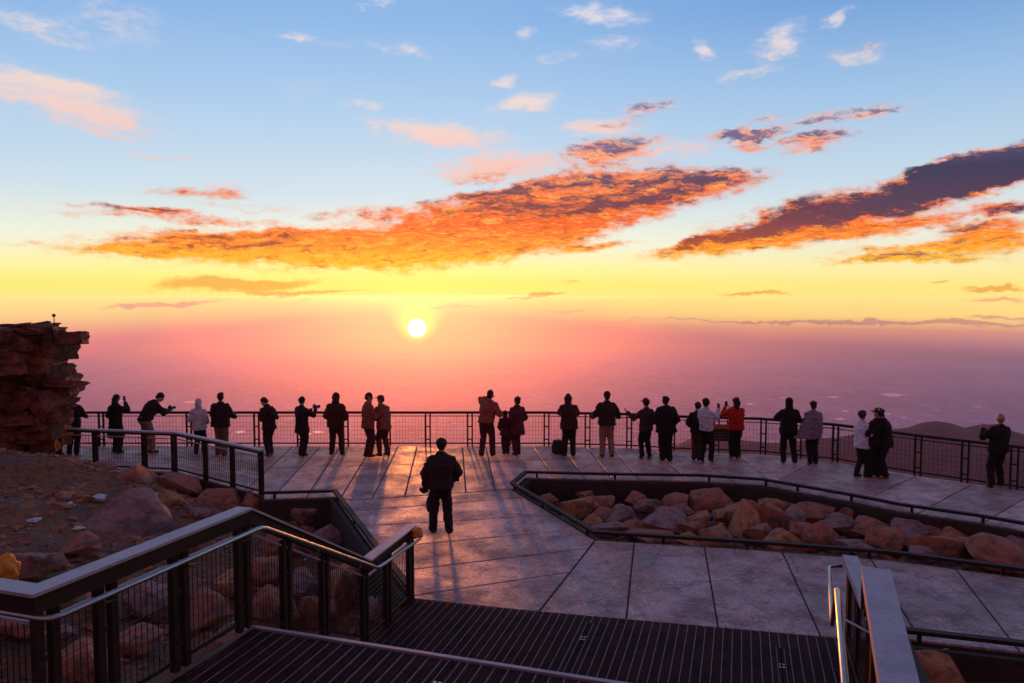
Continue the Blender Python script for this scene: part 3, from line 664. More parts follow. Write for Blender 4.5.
# patches of old snow
SN = [(66, 505, 14, 9), (96, 498, 13, 8), (150, 496, 12, 6), (35, 520, 10, 5), (84, 512, 12, 5), (78, 528, 9, 4), (155, 503, 9, 4), (58, 650, 22, 12), (372, 600, 14, 9), (366, 616, 14, 9), (262, 607, 24, 6), (215, 600, 10, 6)]
for k, (x, y, w, h) in enumerate(sorted(SN)):
    zz = ground_z(P(x, y, 0).x, P(x, y, 0).y); p = P(x, y, zz)
    zz = ground_z(p.x, p.y); p = P(x, y, zz + .06); dep = (p - V(0, 0, H)).length; b2 = bmesh.new(); bmesh.ops.create_icosphere(b2, subdivisions=3, radius=1)
    for v in b2.verts: v.co *= 1 + noise.noise(v.co * 1.6 + Vector((k * 3, 0, 0))) * .7; v.co.z *= .6
    o = obj('snow_patch', b2, M_SNOW, smooth=True); o.location = p; o.scale = (w / F * dep / 2, w / F * dep / 2, h / F * dep / 2)
    tag(o, '%s patch of old white snow from the left among the stones' % ords[k], 'snow patch', 'snow patches on the left slope')

# ------------------------------------------------------------------ the crag: stacked weathered strata
crag_edge = [(326, 66), (331, 72), (337, 76), (345, 77), (352, 75), (358, 70), (366, 67), (372, 71), (380, 82), (386, 88), (390, 84), (394, 78), (402, 80), (412, 78), (422, 74), (432, 68), (444, 64), (456, 62), (470, 64), (500, 66)]
def edge_x(y):
    for (y0, x0), (y1, x1) in zip(crag_edge, crag_edge[1:]):
        if y0 <= y <= y1: return x0 + (x1 - x0) * (y - y0) / (y1 - y0)
    return 64
bm = bmesh.new(); rc = random.Random(8); CD = 17.2
crag_src = []
for s_ in range(7):
    r7 = random.Random(300 + s_); b7 = bmesh.new(); bmesh.ops.create_cube(b7, size=2)
    for v in b7.verts: v.co = Vector((v.co.x * r7.uniform(.72, 1.05), v.co.y * r7.uniform(.75, 1.0), v.co.z * r7.uniform(.6, 1.0)))
    for _ in range(2):
        n7 = Vector((r7.uniform(-1, 1), r7.uniform(-1, 1), r7.uniform(-.8, .8))).normalized()
        g7 = bmesh.ops.bisect_plane(b7, geom=list(b7.verts) + list(b7.edges) + list(b7.faces), plane_co=n7 * .82, plane_no=n7, clear_outer=True)
        bmesh.ops.holes_fill(b7, edges=[e for e in b7.edges if e.is_boundary], sides=0)
    bmesh.ops.bevel(b7, geom=list(b7.edges), offset=.07, segments=2, profile=.6, affect='EDGES', clamp_overlap=True)
    bmesh.ops.triangulate(b7, faces=b7.faces)
    for _ in range(2): bmesh.ops.subdivide_edges(b7, edges=[e for e in b7.edges if e.calc_length() > .3], cuts=1); bmesh.ops.triangulate(b7, faces=b7.faces)
    for v in b7.verts: v.co += v.co.normalized() * (noise.noise(v.co * 1.7 + Vector((s_ * 4, 0, 0))) * .16 + noise.noise(v.co * 5 + Vector((0, s_, 0))) * .06)
    b7.verts.index_update(); crag_src.append(([v.co.copy() for v in b7.verts], [[v.index for v in f.verts] for f in b7.faces])); b7.free()
def crag_block(cx, cy, cz, sx, sy, sz):
    vs, fs = crag_src[rc.randrange(7)]; q = Matrix.Rotation(rc.uniform(-.35, .35), 3, 'Z') @ Matrix.Rotation(rc.uniform(-.14, .14), 3, 'X') @ Matrix.Rotation(rc.uniform(-.12, .12), 3, 'Y')
    n = [bm.verts.new(Vector((cx, cy, cz)) + q @ Vector((v.x * sx, v.y * sy, v.z * sz))) for v in vs]
    for f in fs: bm.faces.new([n[i] for i in f]).smooth = False
z = -.3
while z < 3.48:
    th = rc.uniform(.08, .26); ypx = 296 + (H - z) / CD * F
    xe = (edge_x(min(max(ypx, 326), 499)) - 512) / F * CD
    x = xe; first = True
    topx = 9 if z < 3.3 else 7
    while x > -19.5:
        w = rc.uniform(.14, .48); 
        if first: w = rc.uniform(.2, .4)
        for yy in (0, .8, 1.7):
            xs_ = x * (CD + yy) / CD - yy * .25
            fr = rc.uniform(-.25, .25)
            crag_block(xs_ - .76 - w * .95 + rc.uniform(-.12, .08), CD + .7 + yy + fr, z, w, rc.uniform(.5, .8), th * rc.uniform(.85, 1.45))
        x -= w * rc.uniform(1.1, 1.5); first = False
    z += th * 1.25
obox(bm, V(-16.8, CD + 1.9, -.5), V(1, 0, 0), 9.0, 1.6, 3.6); obox(bm, V(-16.6, CD + 1.2, -.5), V(1, 0, 0), 9.6, .8, 3.1); px_ = (82 - 512) / F * CD
crag_block(px_ - .62, CD + .4, H - (386 - 296) / F * CD, .55, .4, .09)
crag_block((28 - 512) / F * CD, CD + .6, 3.42, .3, .3, .2); crag_block((8 - 512) / F * CD, CD + .6, 3.45, .3, .3, .2); crag_block((58 - 512) / F * CD, CD + .6, 3.28, .3, .3, .16)
bmesh.ops.recalc_face_normals(bm, faces=bm.faces)
crag = obj('rock_crag', bm, M_CRAG); tag(crag, 'tall red brown crag of stacked weathered rock at the left edge', 'rock outcrop')
bm = bmesh.new(); p = P(54, 333, 3.45)
cx = (54 - 512) / F * (CD + .6); tube(bm, [V(cx, CD + .6, 3.3), V(cx, CD + .6, 3.86)], .012, 6); obox(bm, V(cx, CD + .6, 3.80), V(1, 0, 0), .07, .02, .07)
tag(obj('marker_stake', bm, M_STEEL), 'thin dark stake standing on top of the crag', 'stake')

# ------------------------------------------------------------------ guard rails
def wire_panel(bm, a, b, ha, hb, z0, wire=.005, dx=.055, dz=.055):
    """woven wire between floor points a and b, from z0 to height"""
    L = Vector((b.x - a.x, b.y - a.y, 0)).length; n = max(2, int(L / dx)); ax = b - a
    for k in range(1, n):
        p = a.lerp(b, k / n); obox(bm, up(p, z0), ax, wire, wire, ha - z0)
    m = int((ha - z0) / dz)
    for k in range(1, m):
        sweep(bm, [up(a, z0 + k * dz), up(b, z0 + k * dz)], wire * .8, wire * .8)
def guard(name, label, pts, h, posts, cap_w, cap_h, cap_mat, post_w, pair, group=None, fascia=0.0, dx=.055, wire=.005, second=.13, cap_ext=0.0):
    org = pts[0].copy(); t = empty(name, tuple(org)); tag(t, label, 'guard rail', group); inv = Matrix.Translation(-org)
    def done(bm, nm, mat, parent=t, xf=True):
        if xf: bm.transform(inv)
        bmesh.ops.recalc_face_normals(bm, faces=bm.faces); return obj(nm, bm, mat, parent)
    cp_ = [up(p, h) for p in pts]
    if cap_ext:
        cp_[-1] = cp_[-1] + (pts[-1] - pts[-2]).normalized() * cap_ext
    bm = bmesh.new(); sweep(bm, cp_, cap_w, cap_h); done(bm, 'cap', cap_mat)
    if fascia:
        bm = bmesh.new(); sweep(bm, [up(p, h - cap_h - .001) for p in pts], cap_w * .62, fascia); done(bm, 'top_beam', M_STEEL)
    bm = bmesh.new(); sweep(bm, [up(p, h - cap_h - fascia - second) for p in pts], .022, .022); done(bm, 'mid_rail', M_STEEL if not fascia else M_ALU)
    bm = bmesh.new(); sweep(bm, [up(p, .10) for p in pts], .03, .035); done(bm, 'bottom_rail', M_STEEL)
    stops = {}
    for si, tt in posts:
        a, b = pts[si], pts[si + 1]; p = a.lerp(b, tt); ax = Vector((b.x - a.x, b.y - a.y, 0)).normalized()
        bm = bmesh.new()
        if pair:
            for s in (-1, 1): obox(bm, up(p, .0) + ax * s * pair / 2, ax, post_w, .055, h - cap_h - fascia - .002)
            for zz in (.18, h * .55): obox(bm, up(p, zz), ax, pair, .03, .03)
        else: obox(bm, p, ax, post_w, .06, h - cap_h - fascia - .002)
        done(bm, 'post', M_STEEL)
        stops.setdefault(si, []).append(tt)
    for si in range(len(pts) - 1):
        ts = sorted(set([0.0] + stops.get(si, []) + [1.0])); a, b = pts[si], pts[si + 1]
        for t0, t1 in zip(ts, ts[1:]):
            if (t1 - t0) * (b - a).length < .25: continue
            bm = bmesh.new(); hh = h - cap_h - fascia - second - .02
            wire_panel(bm, a.lerp(b, t0 + .02 * (t0 > 0)), a.lerp(b, t1), hh, hh, .10, wire, dx, dx * 1.3); bm.transform(inv)
            obj('wire_mesh', bm, M_WIRE, t)
    return t
RAILIN = RAIL[:]
fposts = []
for px in (20, 60, 102, 145, 189.5, 222, 257, 300, 346, 388, 428, 470, 508, 546.5, 587.5, 629, 672, 716, 763, 798, 835, 875, 917.5, 964.5, 1013.5, 1070, 1130):
    for si in range(len(RAIL) - 1):
        tt = t_at(RAIL[si], RAIL[si + 1], px)
        if 0 <= tt < 1: fposts.append((si, tt)); break
guard('guard_rail', 'long dark steel guard rail with wire mesh along the outer terrace edge', [p.copy() for p in RAIL], 1.0, fposts, .11, .06, M_STEEL, .04, .13, dx=.09, wire=.0055, second=.06)
mp = [(0, .05), (0, .25), (0, .46)] + [(0, t_at(MIDG[0], MIDG[1], px)) for px in (96, 145)] + [(0, .985)] + [(1, t_at(MIDG[1], MIDG[2], px)) for px in (206, 233)] + [(1, .985)]
guard('guard_rail', 'angled inner guard rail with pale top between crag and left rock bed', [p.copy() for p in MIDG], 1.0, mp, .13, .04, M_ALU, .05, .09, fascia=.05, dx=.08, wire=.006, second=.07)

def fill(a, b, pxs, si): return [(si, t_at(a, b, px)) for px in pxs]
lp = [(0, .3), (0, .72), (1, .03)] + fill(gA, gB, (109, 181), 1) + [(1, .975)] + fill(gB, gC, (287, 325), 2) + [(2, .975)] + fill(gC, gD, (388,), 3) + [(3, .97)]
lg = guard('stair_guard', 'stepped guard rail with wide metal cap, wire mesh and tube handrail left of the stairs', [gA0, gA, gB, gC, gD], 1.07, lp, .15, .022, M_ALU, .055, .11, fascia=.12, dx=.05, wire=.005, second=.07, cap_ext=.03)
rp_ = [(0, .35), (0, .7), (0, .975), (1, .33), (1, .66), (1, .97), (2, .5), (2, .97)]
rg = guard('stair_guard', 'guard rail with wide pale cap and tube handrail right of the stairs', [rA, rB, rC, rD], 1.07, rp_, .175, .085, M_ALU, .055, .11, fascia=.07, dx=.05, wire=.005, second=.07)
def handrail(t, pts, brackets, r=.021):
    inv = Matrix.Translation(-t.location); bm = bmesh.new(); fine = []
    for i, p in enumerate(pts):                       # round the corners
        if 0 < i < len(pts) - 1:
            d0 = (pts[i - 1] - p).normalized() * .07; d1 = (pts[i + 1] - p).normalized() * .07
            fine += [p + d0, p + (d0 + d1) * .28, p + d1]
        else: fine.append(p)
    tube(bm, fine, r, 12); bm.transform(inv); o = obj('handrail', bm, M_TUBE, t, smooth=True)
    for a, b in brackets:
        bm = bmesh.new(); tube(bm, [a, V(a.x, a.y, a.z - .06), b], .008, 6); bm.transform(inv); obj('bracket', bm, M_TUBE, o)
hz = [P(-160, 597, 2.3), P(51, 620, 2.3), P(262, 527, 2.3), P(378, 568, .95), P(420, 539, .95)]
hz[0] = hz[1] - B_ * 3
br = [(hz[1].lerp(hz[2], t), gA.lerp(gB, t + .02) + V(0, 0, .78)) for t in (.25, .62, .95)] + [(hz[2].lerp(hz[3], t), gB.lerp(gC, t) + V(0, 0, .78)) for t in (.4, .8)]
handrail(lg, hz, br)
hr = [P(837, 589, 2.28), P(845, 683, 2.28)]; hr[1] = hr[0] + (hr[1] - hr[0]) * 3
slope_top = P(837, 589, 2.28)
q0 = P(842, 566, .95); q1 = P(829, 566, .95); q2 = P(832, 625, .95)
handrail(rg, [hr[1], hr[0], q2 + (hr[0] - q2) * .06, q2, q1, q0], [(hr[0].lerp(hr[1], t), rB.lerp(rA, t) + V(0, 0, .78)) for t in (.08, .4, .7)])

# ------------------------------------------------------------------ gratings and stairs
def planks(name, label, o, ax, ay, L, W, z, pitch=.112, seams=(), parent=None, thick=.05):
    """metal planks along ax (length L), laid side by side along ay (width W); bright worn ribs between them"""
    bm = bmesh.new(); n = int(W / pitch)
    rng = random.Random(int(L * 100))
    for k in range(n):
        c = o + ay * ((k + .5) * pitch) + ax * (L / 2); c.z = z - thick - rng.uniform(0, .003)
        obox(bm, c, ax, L, pitch - .012, thick, 0)
        for s in (-.022, .022):
            c2 = o + ay * ((k + .5) * pitch + s) + ax * (L / 2); c2.z = z - .004; obox(bm, c2, ax, L, .006, .007, 0)
        if k and k not in seams:
            c3 = o + ay * (k * pitch) + ax * (L / 2); c3.z = z - .035; obox(bm, c3, ax, L, .010, .035, 1)
        if k in seams:
            for s in (-.045, .045):
                c3 = o + ay * (k * pitch + s) + ax * (L / 2); c3.z = z - .03; obox(bm, c3, ax, L, .008, .035, 1)
            m = max(2, int(L / .75))
            for j in range(m):
                for s in (-.02, .02):
                    c4 = o + ay * (k * pitch + s) + ax * ((j + .5) / m * L); c4.z = z; 
                    for e in (-.035, .035): obox(bm, c4 + ax * e, ax, .024, .024, .012, 2)
    return obj(name, bm, [M_GRATE, M_RIB, M_BOLT], parent)
# landing grating in front of the slabs
Wd = (FRONT_R - FRONT_L).dot(B_)
land_o = FRONT_L - A_ * 2.9
g1 = planks('landing_grating', None, land_o, A_, B_, 2.9, Wd + .5, .0, seams=(23, 44), thick=.05); tag(g1, 'flat dark metal plank grating between the slabs and the stairs', 'grating')
# wedge of grating reaching the slabs, which meet it at a slight angle
bm = bmesh.new(); n = int((Wd + .2) / .112)
e_dir = FRONT_R - FRONT_L
for k in range(n):
    b0 = FRONT_L + B_ * (k * .112); t = ((b0 - FRONT_L).dot(B_)) / e_dir.dot(B_); top = FRONT_L + e_dir * t; L = (top - b0).dot(A_) - .02
    if L > .01:
        c = b0 + B_ * .056 + A_ * (L / 2); c.z = -.05; obox(bm, c, A_, L, .1, .05, 0)
        if k: c3 = b0 + A_ * (L / 2); c3.z = -.035; obox(bm, c3, A_, L, .01, .035, 1)
o = obj('grating_end', bm, [M_GRATE, M_RIB], g1); 
# stairs
edge_a = gB.dot(A_) + .03
st0 = gB - A_ * (gB.dot(A_) - edge_a); st0.z = 0
WS = (rB - gB).dot(B_)
stair = empty('stairs', (st0.x, st0.y, 0)); tag(stair, 'short flight of dark metal stairs down from the upper platform to the terrace', 'stairs')
inv = Matrix.Translation(-stair.location)
NSTEP = 8
for k in range(1, NSTEP):
    z = 1.4 * (1 - k / NSTEP); o_ = st0 + A_ * ((k - 1) * .285 + .02)
    b = planks('tread', None, o_ + B_ * .08, B_, -A_ * -1, WS - .16, .285, z, pitch=.095, parent=stair)
    b.data.transform(inv)
for s in (0.04, WS - .04):
    bm = bmesh.new(); sweep(bm, [up(st0 + B_ * s, 1.32), up(st0 + B_ * s + A_ * 2.3, .12)], .05, .24); bm.transform(inv); bmesh.ops.recalc_face_normals(bm, faces=bm.faces); obj('stringer', bm, M_STEEL, stair)
# upper platform
pf = gA - A_ * (gA.dot(A_) + 1.2); pf.z = 0
po = gB - A_ * (gB.dot(A_) + 1.0) ; LENP = edge_a + 1.0
g2 = planks('platform_grating', None, po + B_ * .06, A_, B_, LENP - .06, WS + .3, 1.4, seams=(17, 40)); tag(g2, 'upper dark metal plank platform at the bottom edge of the photo', 'grating')
bm = bmesh.new(); n0 = st0 + B_ * .0; c = [up(n0 - A_ * .02, 1.412), up(n0 + B_ * (WS + .2) - A_ * .02, 1.412)]
sweep(bm, c, .04, .09); bmesh.ops.recalc_face_normals(bm, faces=bm.faces)
nz = obj('nosing', bm, M_ALU, g2)
pl2 = planks('side_grating', None, gA0 - A_ * 3.4, A_, B_, 3.36, 3.1, 1.4, parent=g2)
# legs of the platform
for s, t_ in ((.1, .3), (.5, .3), (.9, .3), (.1, 3), (.9, 3)):
    bm = bmesh.new(); c = st0 + B_ * (WS * s) - A_ * t_; c.z = -1.2; obox(bm, c, A_, .1, .1, 2.54); obj('leg', bm, M_STEEL, g2)
bm = bmesh.new(); sweep(bm, [up(gA0 - A_ * .02, 1.36 - 1.4), up(gA - A_ * .02, -.04), up(gB, -.04)], .06, .16); bmesh.ops.recalc_face_normals(bm, faces=bm.faces); obj('edge_beam', bm, M_STEEL, g2)

# ------------------------------------------------------------------ small things
def lump(name, px, py, z, r, col, label, cat, seed=0, sc=(1, 1, 1)):
    bm = bmesh.new(); bmesh.ops.create_icosphere(bm, subdivisions=4, radius=1)
    for v in bm.verts: v.co *= 1 + noise.noise(v.co * 1.7 + Vector((seed, 0, 0))) * .45 + noise.noise(v.co * 4.5 + Vector((0, seed, 0))) * .22
    for v in bm.verts: v.co = Vector((v.co.x * r * sc[0], v.co.y * r * sc[1], v.co.z * r * sc[2]))
    o = obj(name, bm, material(name + '_fabric', col, rough=.85, var=.3, scale=30, bump=.3), smooth=True); o.location = P(px, py, z); tag(o, label, cat); return o
lump('cloth_bundle', 416, 533, 1.0, .085, (.75, .26, .04), 'crumpled orange cloth tied at the far end of the left stair guard', 'cloth', 3, (1.1, 1, .8))  # orange spot of unknown kind, given an invented lump shape
lump('cloth_bundle', 3, 573, 2.3, .10, (.80, .28, .03), 'crumpled yellow cloth hanging at the left edge behind the guard cap', 'cloth', 8, (1, 1, 1.2))  # second spot of unknown kind, likewise an invented lump
# backpack on the terrace by the rail
M_BAG = material('black_nylon', (.03, .022, .025), rough=.8, var=.3, scale=20, bump=.3)
bp_ = P(558, 453); bag = empty('backpack', tuple(bp_)); tag(bag, 'dark backpack set down on the slabs at the foot of the outer rail', 'backpack')
def rbox(name, w, d, h, z, mat, parent, off=(0, 0), r=.05):
    bm = bmesh.new(); bmesh.ops.create_cube(bm, size=1)
    for v in bm.verts: v.co = Vector((v.co.x * w, v.co.y * d, v.co.z * h))
    bmesh.ops.bevel(bm, geom=list(bm.edges), offset=r, segments=4, profile=.6, affect='EDGES')
    o = obj(name, bm, mat, parent, smooth=True); o.location = (off[0], off[1], z); return o
rbox('main_bag', .36, .24, .30, .15, M_BAG, bag, r=.08); rbox('front_pocket', .26, .09, .16, .12, M_BAG, bag, (0, -.14), r=.035); rbox('top_lid', .30, .22, .09, .31, M_BAG, bag, r=.04)
bm = bmesh.new(); tube(bm, [V(-.05, 0, .34), V(-.04, 0, .39), V(.04, 0, .39), V(.05, 0, .34)], .01, 6); obj('handle', bm, M_BAG, bag)
# info panel hung on the rail
si = 7; tt = t_at(RAIL[7], RAIL[8], 719); pp = RAIL[7].lerp(RAIL[8], tt); ax = (RAIL[8] - RAIL[7]).normalized(); nrm_ = V(ax.y, -ax.x)
if nrm_.y > 0: nrm_ = -nrm_
sg = empty('info_panel', tuple(pp), math.atan2(ax.y, ax.x)); tag(sg, 'small dark information panel with yellow header hung inside the outer rail beside the red jacket', 'sign')
def fb(name, x, z, w, h, d, y, mat, parent):
    bm = bmesh.new(); obox(bm, V(x, y, z), V(1, 0, 0), w, d, h); return obj(name, bm, mat, parent)
M_YEL = material('yellow_paint', (.50, .22, .04), rough=.6, var=.2, bump=0); M_PAN = material('dark_panel', (.05, .03, .03), rough=.5, var=.2, bump=0); M_TXT = material('faded_print', (.20, .13, .12), rough=.6, var=.2, bump=0)
fb('board', 0, .34, .50, .46, .03, -.10, M_PAN, sg); fb('header', 0, .68, .50, .12, .012, -.1235, M_YEL, sg)
for k in range(3): fb('print_line', 0, .40 + k * .08, .38, .022, .004, -.1175, M_TXT, sg)
for s in (-.2, .2): fb('hanger', s, .80, .03, .15, .012, -.09, M_STEEL, sg)

# bright lakes and reservoirs on the plain
wm = bpy.data.materials.new('lake_water'); wm.use_nodes = True; b = wm.node_tree.nodes['Principled BSDF']; b.inputs['Base Color'].default_value = (.75, .72, .62, 1); b.inputs['Roughness'].default_value = .12; b.inputs['Metallic'].default_value = 1.0
for k, (x, y, w, h) in enumerate([(896, 395, 36, 4), (845, 411, 10, 2), (978, 407, 12, 2.4), (888, 414, 8, 2), (832, 397, 18, 2), (650, 409, 16, 2), (700, 417, 10, 1.6), (240, 432, 14, 3), (305, 434, 18, 3), (318, 432, 14, 3), (520, 430, 8, 2), (785, 398, 14, 1.6), (160, 405, 12, 1.8), (120, 401, 10, 1.5), (750, 404, 12, 1.6), (572, 436, 10, 2), (840, 419, 12, 2), (190, 402, 16, 1.6), (905, 418, 10, 2)]):
    w *= .66; h *= .62; bm = bmesh.new(); c = P(x, y, PLAIN_Z + 3); a = P(x - w / 2, y, PLAIN_Z + 3); f_ = P(x, y - h / 2, PLAIN_Z + 3); n_ = P(x, y + h / 2, PLAIN_Z + 3)
    rx = (c - a).length; ry = (f_ - n_).length / 2; vs = []
    for j in range(40):
        q = 2 * PI * j / 40; s = 1 + .8 * noise.noise(Vector((math.cos(q) * 1.6, math.sin(q) * 1.6, k * 2.7 + .3)))
        vs.append(bm.verts.new((c.x + math.cos(q) * rx * s, c.y + math.sin(q) * ry * s, PLAIN_Z + 3 + .02 * k)))
    bm.faces.new(vs); structure('lake', bm, wm)

# ------------------------------------------------------------------ people
def ell(bm, c, r, q=None, seg=14):
    m = Matrix.Translation(c) @ (q.to_matrix().to_4x4() if q else Matrix()) @ Matrix.Diagonal((r[0], r[1], r[2], 1))
    bmesh.ops.create_uvsphere(bm, u_segments=seg, v_segments=max(8, seg - 4), radius=1, matrix=m)
def limb(bm, pts, radii, seg=12):
    """closed tapering limb through several points"""
    fine, rr = [], []
    for i in range(len(pts) - 1):
        for t in (0, .33, .66): fine.append(pts[i].lerp(pts[i + 1], t)); rr.append(radii[i] + (radii[i + 1] - radii[i]) * t)
    fine.append(pts[-1]); rr.append(radii[-1])
    tube(bm, fine, rr, seg)
    for p, r_ in zip(pts, radii): ell(bm, p, (r_, r_, r_), seg=10)
def loft(bm, rings, seg=18):
    """closed body through elliptical rings (centre, half width, half depth, tilt forward)"""
    rows = []
    for c, rx, ry, tl in rings:
        u = V(1, 0, 0); v = V(0, math.cos(tl), -math.sin(tl)); row_ = []
        for k in range(seg):
            a = 2 * PI * k / seg; ca, sa = math.cos(a), math.sin(a)
            row_.append(bm.verts.new(c + u * rx * math.copysign(abs(ca) ** .85, ca) + v * ry * math.copysign(abs(sa) ** .85, sa)))
        rows.append(row_)
    for a, b in zip(rows, rows[1:]):
        for k in range(seg): bm.faces.new((a[k], a[(k + 1) % seg], b[(k + 1) % seg], b[k]))
    bm.faces.new(rows[0][::-1]); bm.faces.new(rows[-1])
def fuse(name, bm, mat, parent, vox, smooth_it=3, wrinkle=0.0, extra=None, seed=0):
    bmesh.ops.recalc_face_normals(bm, faces=bm.faces)
    me = bpy.data.meshes.new(name); bm.to_mesh(me); bm.free(); o = bpy.data.objects.new(name, me); S.collection.objects.link(o)
    md = o.modifiers.new('r', 'REMESH'); md.mode = 'VOXEL'; md.voxel_size = vox
    sm_ = o.modifiers.new('s', 'SMOOTH'); sm_.iterations = smooth_it; sm_.factor = .5
    dg = bpy.context.evaluated_depsgraph_get(); m2 = bpy.data.meshes.new_from_object(o.evaluated_get(dg)); m2.name = name
    bpy.data.objects.remove(o); bpy.data.meshes.remove(me)
    if wrinkle:
        nn = [v.normal.copy() for v in m2.vertices]
        for v, n in zip(m2.vertices, nn):
            v.co += n * (noise.noise(Vector((v.co.x * 9, v.co.y * 9, v.co.z * 15 + seed))) * wrinkle + noise.noise(Vector((v.co.x * 22, v.co.y * 22, v.co.z * 34 + seed))) * wrinkle * .45)
    if extra is not None:
        b2 = bmesh.new(); b2.from_mesh(m2); em = bpy.data.meshes.new('e'); extra.to_mesh(em); extra.free(); b2.from_mesh(em); bpy.data.meshes.remove(em); b2.to_mesh(m2); b2.free()
    m2.materials.append(mat)
    for p in m2.polygons: p.use_smooth = True
    return link(bpy.data.objects.new(name, m2), parent)
def ik(a, b, l1, l2, hint):
    d = b - a; L = min(d.length, (l1 + l2) * .995); dn = d.normalized(); b = a + dn * L
    x = (l1 * l1 - l2 * l2 + L * L) / (2 * L); hgt = math.sqrt(max(0, l1 * l1 - x * x))
    h = hint - dn * hint.dot(dn); h = h.normalized() if h.length > 1e-4 else V(0, 0, -1)
    return a + dn * x + h * hgt, b
CLO = {}
def cloth(col, kind='fabric'):
    k = (col, kind)
    if k not in CLO: CLO[k] = material('worn_' + kind, col, rough=.85, var=.22, scale=7, bump=.25, bscale=60, spec=.25, coords='Object')
    return CLO[k]
SKIN = material('skin', (.42, .22, .15), rough=.55, var=.1, bump=0, spec=.35)
HANDS = {'down': ((-.27, .05, .80), (.27, .05, .80)), 'rail': ((-.26, .36, 1.04), (.26, .36, 1.04)), 'pocket': ((-.19, .13, .98), (.19, .13, .98)), 'phone': ((-.06, .30, 1.56), (.06, .30, 1.56)),
         'elbows': ((-.07, .26, 1.50), (.07, .26, 1.50)), 'fold': ((-.05, .24, 1.16), (.05, .26, 1.20)), 'railwide': ((-.36, .30, 1.02), (.34, .30, 1.02))}
def person(px, py, h, rot, label, top, legs, hair=(.03, .018, .015), hands='down', lean=0.0, headp=0.0, heady=0.0, coat=.0, bulk=1.0, stance=.11, step=0.0, hood=None, cap=None, longhair=False, sh_col=(.03, .025, .025),
           elbow=((-.65, -.6, -.9), (.65, -.6, -.9)), hem=None, vox=.019, shorts=False, pack=None, skirt=None, bald=False, group=None, sleeve=None, kneebend=0.0, hips=(0, 0), beard=False, swing=0.0):
    s = h / 1.75; bulk *= 1.16; vr = random.Random(int(px * 7 + 1)); step += vr.uniform(-.05, .06); swing += vr.uniform(-4, 4); heady += vr.uniform(-25, 25); headp += vr.uniform(-2, 7); hips = (hips[0] + vr.uniform(-.03, .03), hips[1])
    t = empty('person', tuple(P(px, py)), R(rot)); tag(t, label, 'person', group)
    pz = (.94 - kneebend) * s; pel = V(hips[0] * s, hips[1] * s, pz)
    sp = V(math.sin(R(swing)), math.sin(R(lean)), math.cos(R(lean))).normalized()
    neck = pel + sp * (.53 * s); chest = pel + sp * (.36 * s); waist = pel + sp * (.16 * s)
    hd = V(math.sin(R(swing)) * .3, math.sin(R(lean + headp)), math.cos(R(lean + headp))); head = neck + hd * (.165 * s) + V(0, .01, 0)
    shl = [neck - sp * (.095 * s) + V(sd_ * .165 * s * (.9 + .1 * bulk), -.005, 0) for sd_ in (-1, 1)]
    hp = HANDS[hands] if isinstance(hands, str) else hands
    arms = []
    for i in (0, 1):
        tgt = V(*hp[i]) * s; el_, w_ = ik(shl[i], tgt, .29 * s, .26 * s, V(*elbow[i])); arms.append((shl[i], el_, w_))
    lg_ = []
    for i, sd_ in enumerate((-1, 1)):
        hip = pel + V(sd_ * .09 * s, 0, -.02 * s); ank = V(sd_ * stance * s, (step if sd_ > 0 else -step) * s, .085 * s)
        kn, ank = ik(hip, ank, .43 * s, .43 * s, V(0, 1, 0)); lg_.append((hip, kn, ank))
    # the body itself: one surface from head to feet
    bm = bmesh.new(); q = hd.to_track_quat('Z', 'Y')
    rz_ = Matrix.Rotation(R(-heady), 3, 'Z').to_quaternion()
    def hp_(x, y, z): return head + rz_ @ (Matrix.Rotation(-R(lean + headp) * .6, 3, 'X') @ (V(x, y, z) * s))
    ell(bm, hp_(0, 0, .015), (.083 * s, .10 * s, .11 * s)); ell(bm, hp_(0, .035, -.06), (.052 * s, .058 * s, .058 * s))
    ell(bm, hp_(0, .102, -.012), (.013 * s, .02 * s, .024 * s), seg=8)
    for sd_ in (-1, 1): ell(bm, hp_(sd_ * .079, 0, -.005), (.012 * s, .02 * s, .032 * s), seg=8)
    limb(bm, [neck - sp * .05 * s, head - hd * .06 * s], [.06 * s, .05 * s])
    loft(bm, [(pel - sp * .08 * s, .13 * s, .09 * s, R(lean)), (waist, .125 * s, .085 * s, R(lean)), (chest, .15 * s, .10 * s, R(lean)), (neck - sp * .06 * s, .14 * s, .07 * s, R(lean)), (neck, .06 * s, .05 * s, R(lean))])
    for a, e, w_ in arms: limb(bm, [a, e, w_], [.046 * s, .036 * s, .026 * s], 10)
    for a, k, w_ in lg_: limb(bm, [a, k, w_], [.075 * s, .05 * s, .036 * s], 10); limb(bm, [w_ - V(0, .02, .03) * s, w_ + V(0, .13, -.05) * s], [.034 * s, .026 * s], 8)
    ex = bmesh.new()
    for (a, e, w_), sd_ in zip(arms, (-1, 1)):
        d = (w_ - e).normalized(); pc = w_ + d * .05 * s; qq = d.to_track_quat('Z', 'Y'); side = qq @ V(1, 0, 0); nn = qq @ V(0, 1, 0)
        ell(ex, pc, (.038 * s, .016 * s, .05 * s), qq, 10)
        for f_ in range(4):
            L = (.036, .042, .040, .031)[f_] * s; b0 = pc + side * (f_ - 1.5) * .018 * s + d * .04 * s; b1 = b0 + d * L * .8 + nn * .008 * s; b2 = b1 + d * L * .6 + nn * .022 * s
            tube(ex, [b0, b1, b2], [.0095 * s, .0085 * s, .007 * s], 6)
        b0 = pc - side * .034 * s * sd_ - d * .015 * s; tube(ex, [b0, b0 - side * .025 * s * sd_ + d * .03 * s, b0 - side * .02 * s * sd_ + d * .055 * s + nn * .012 * s], [.011 * s, .0095 * s, .008 * s], 6)
    bmesh.ops.recalc_face_normals(ex, faces=ex.faces)
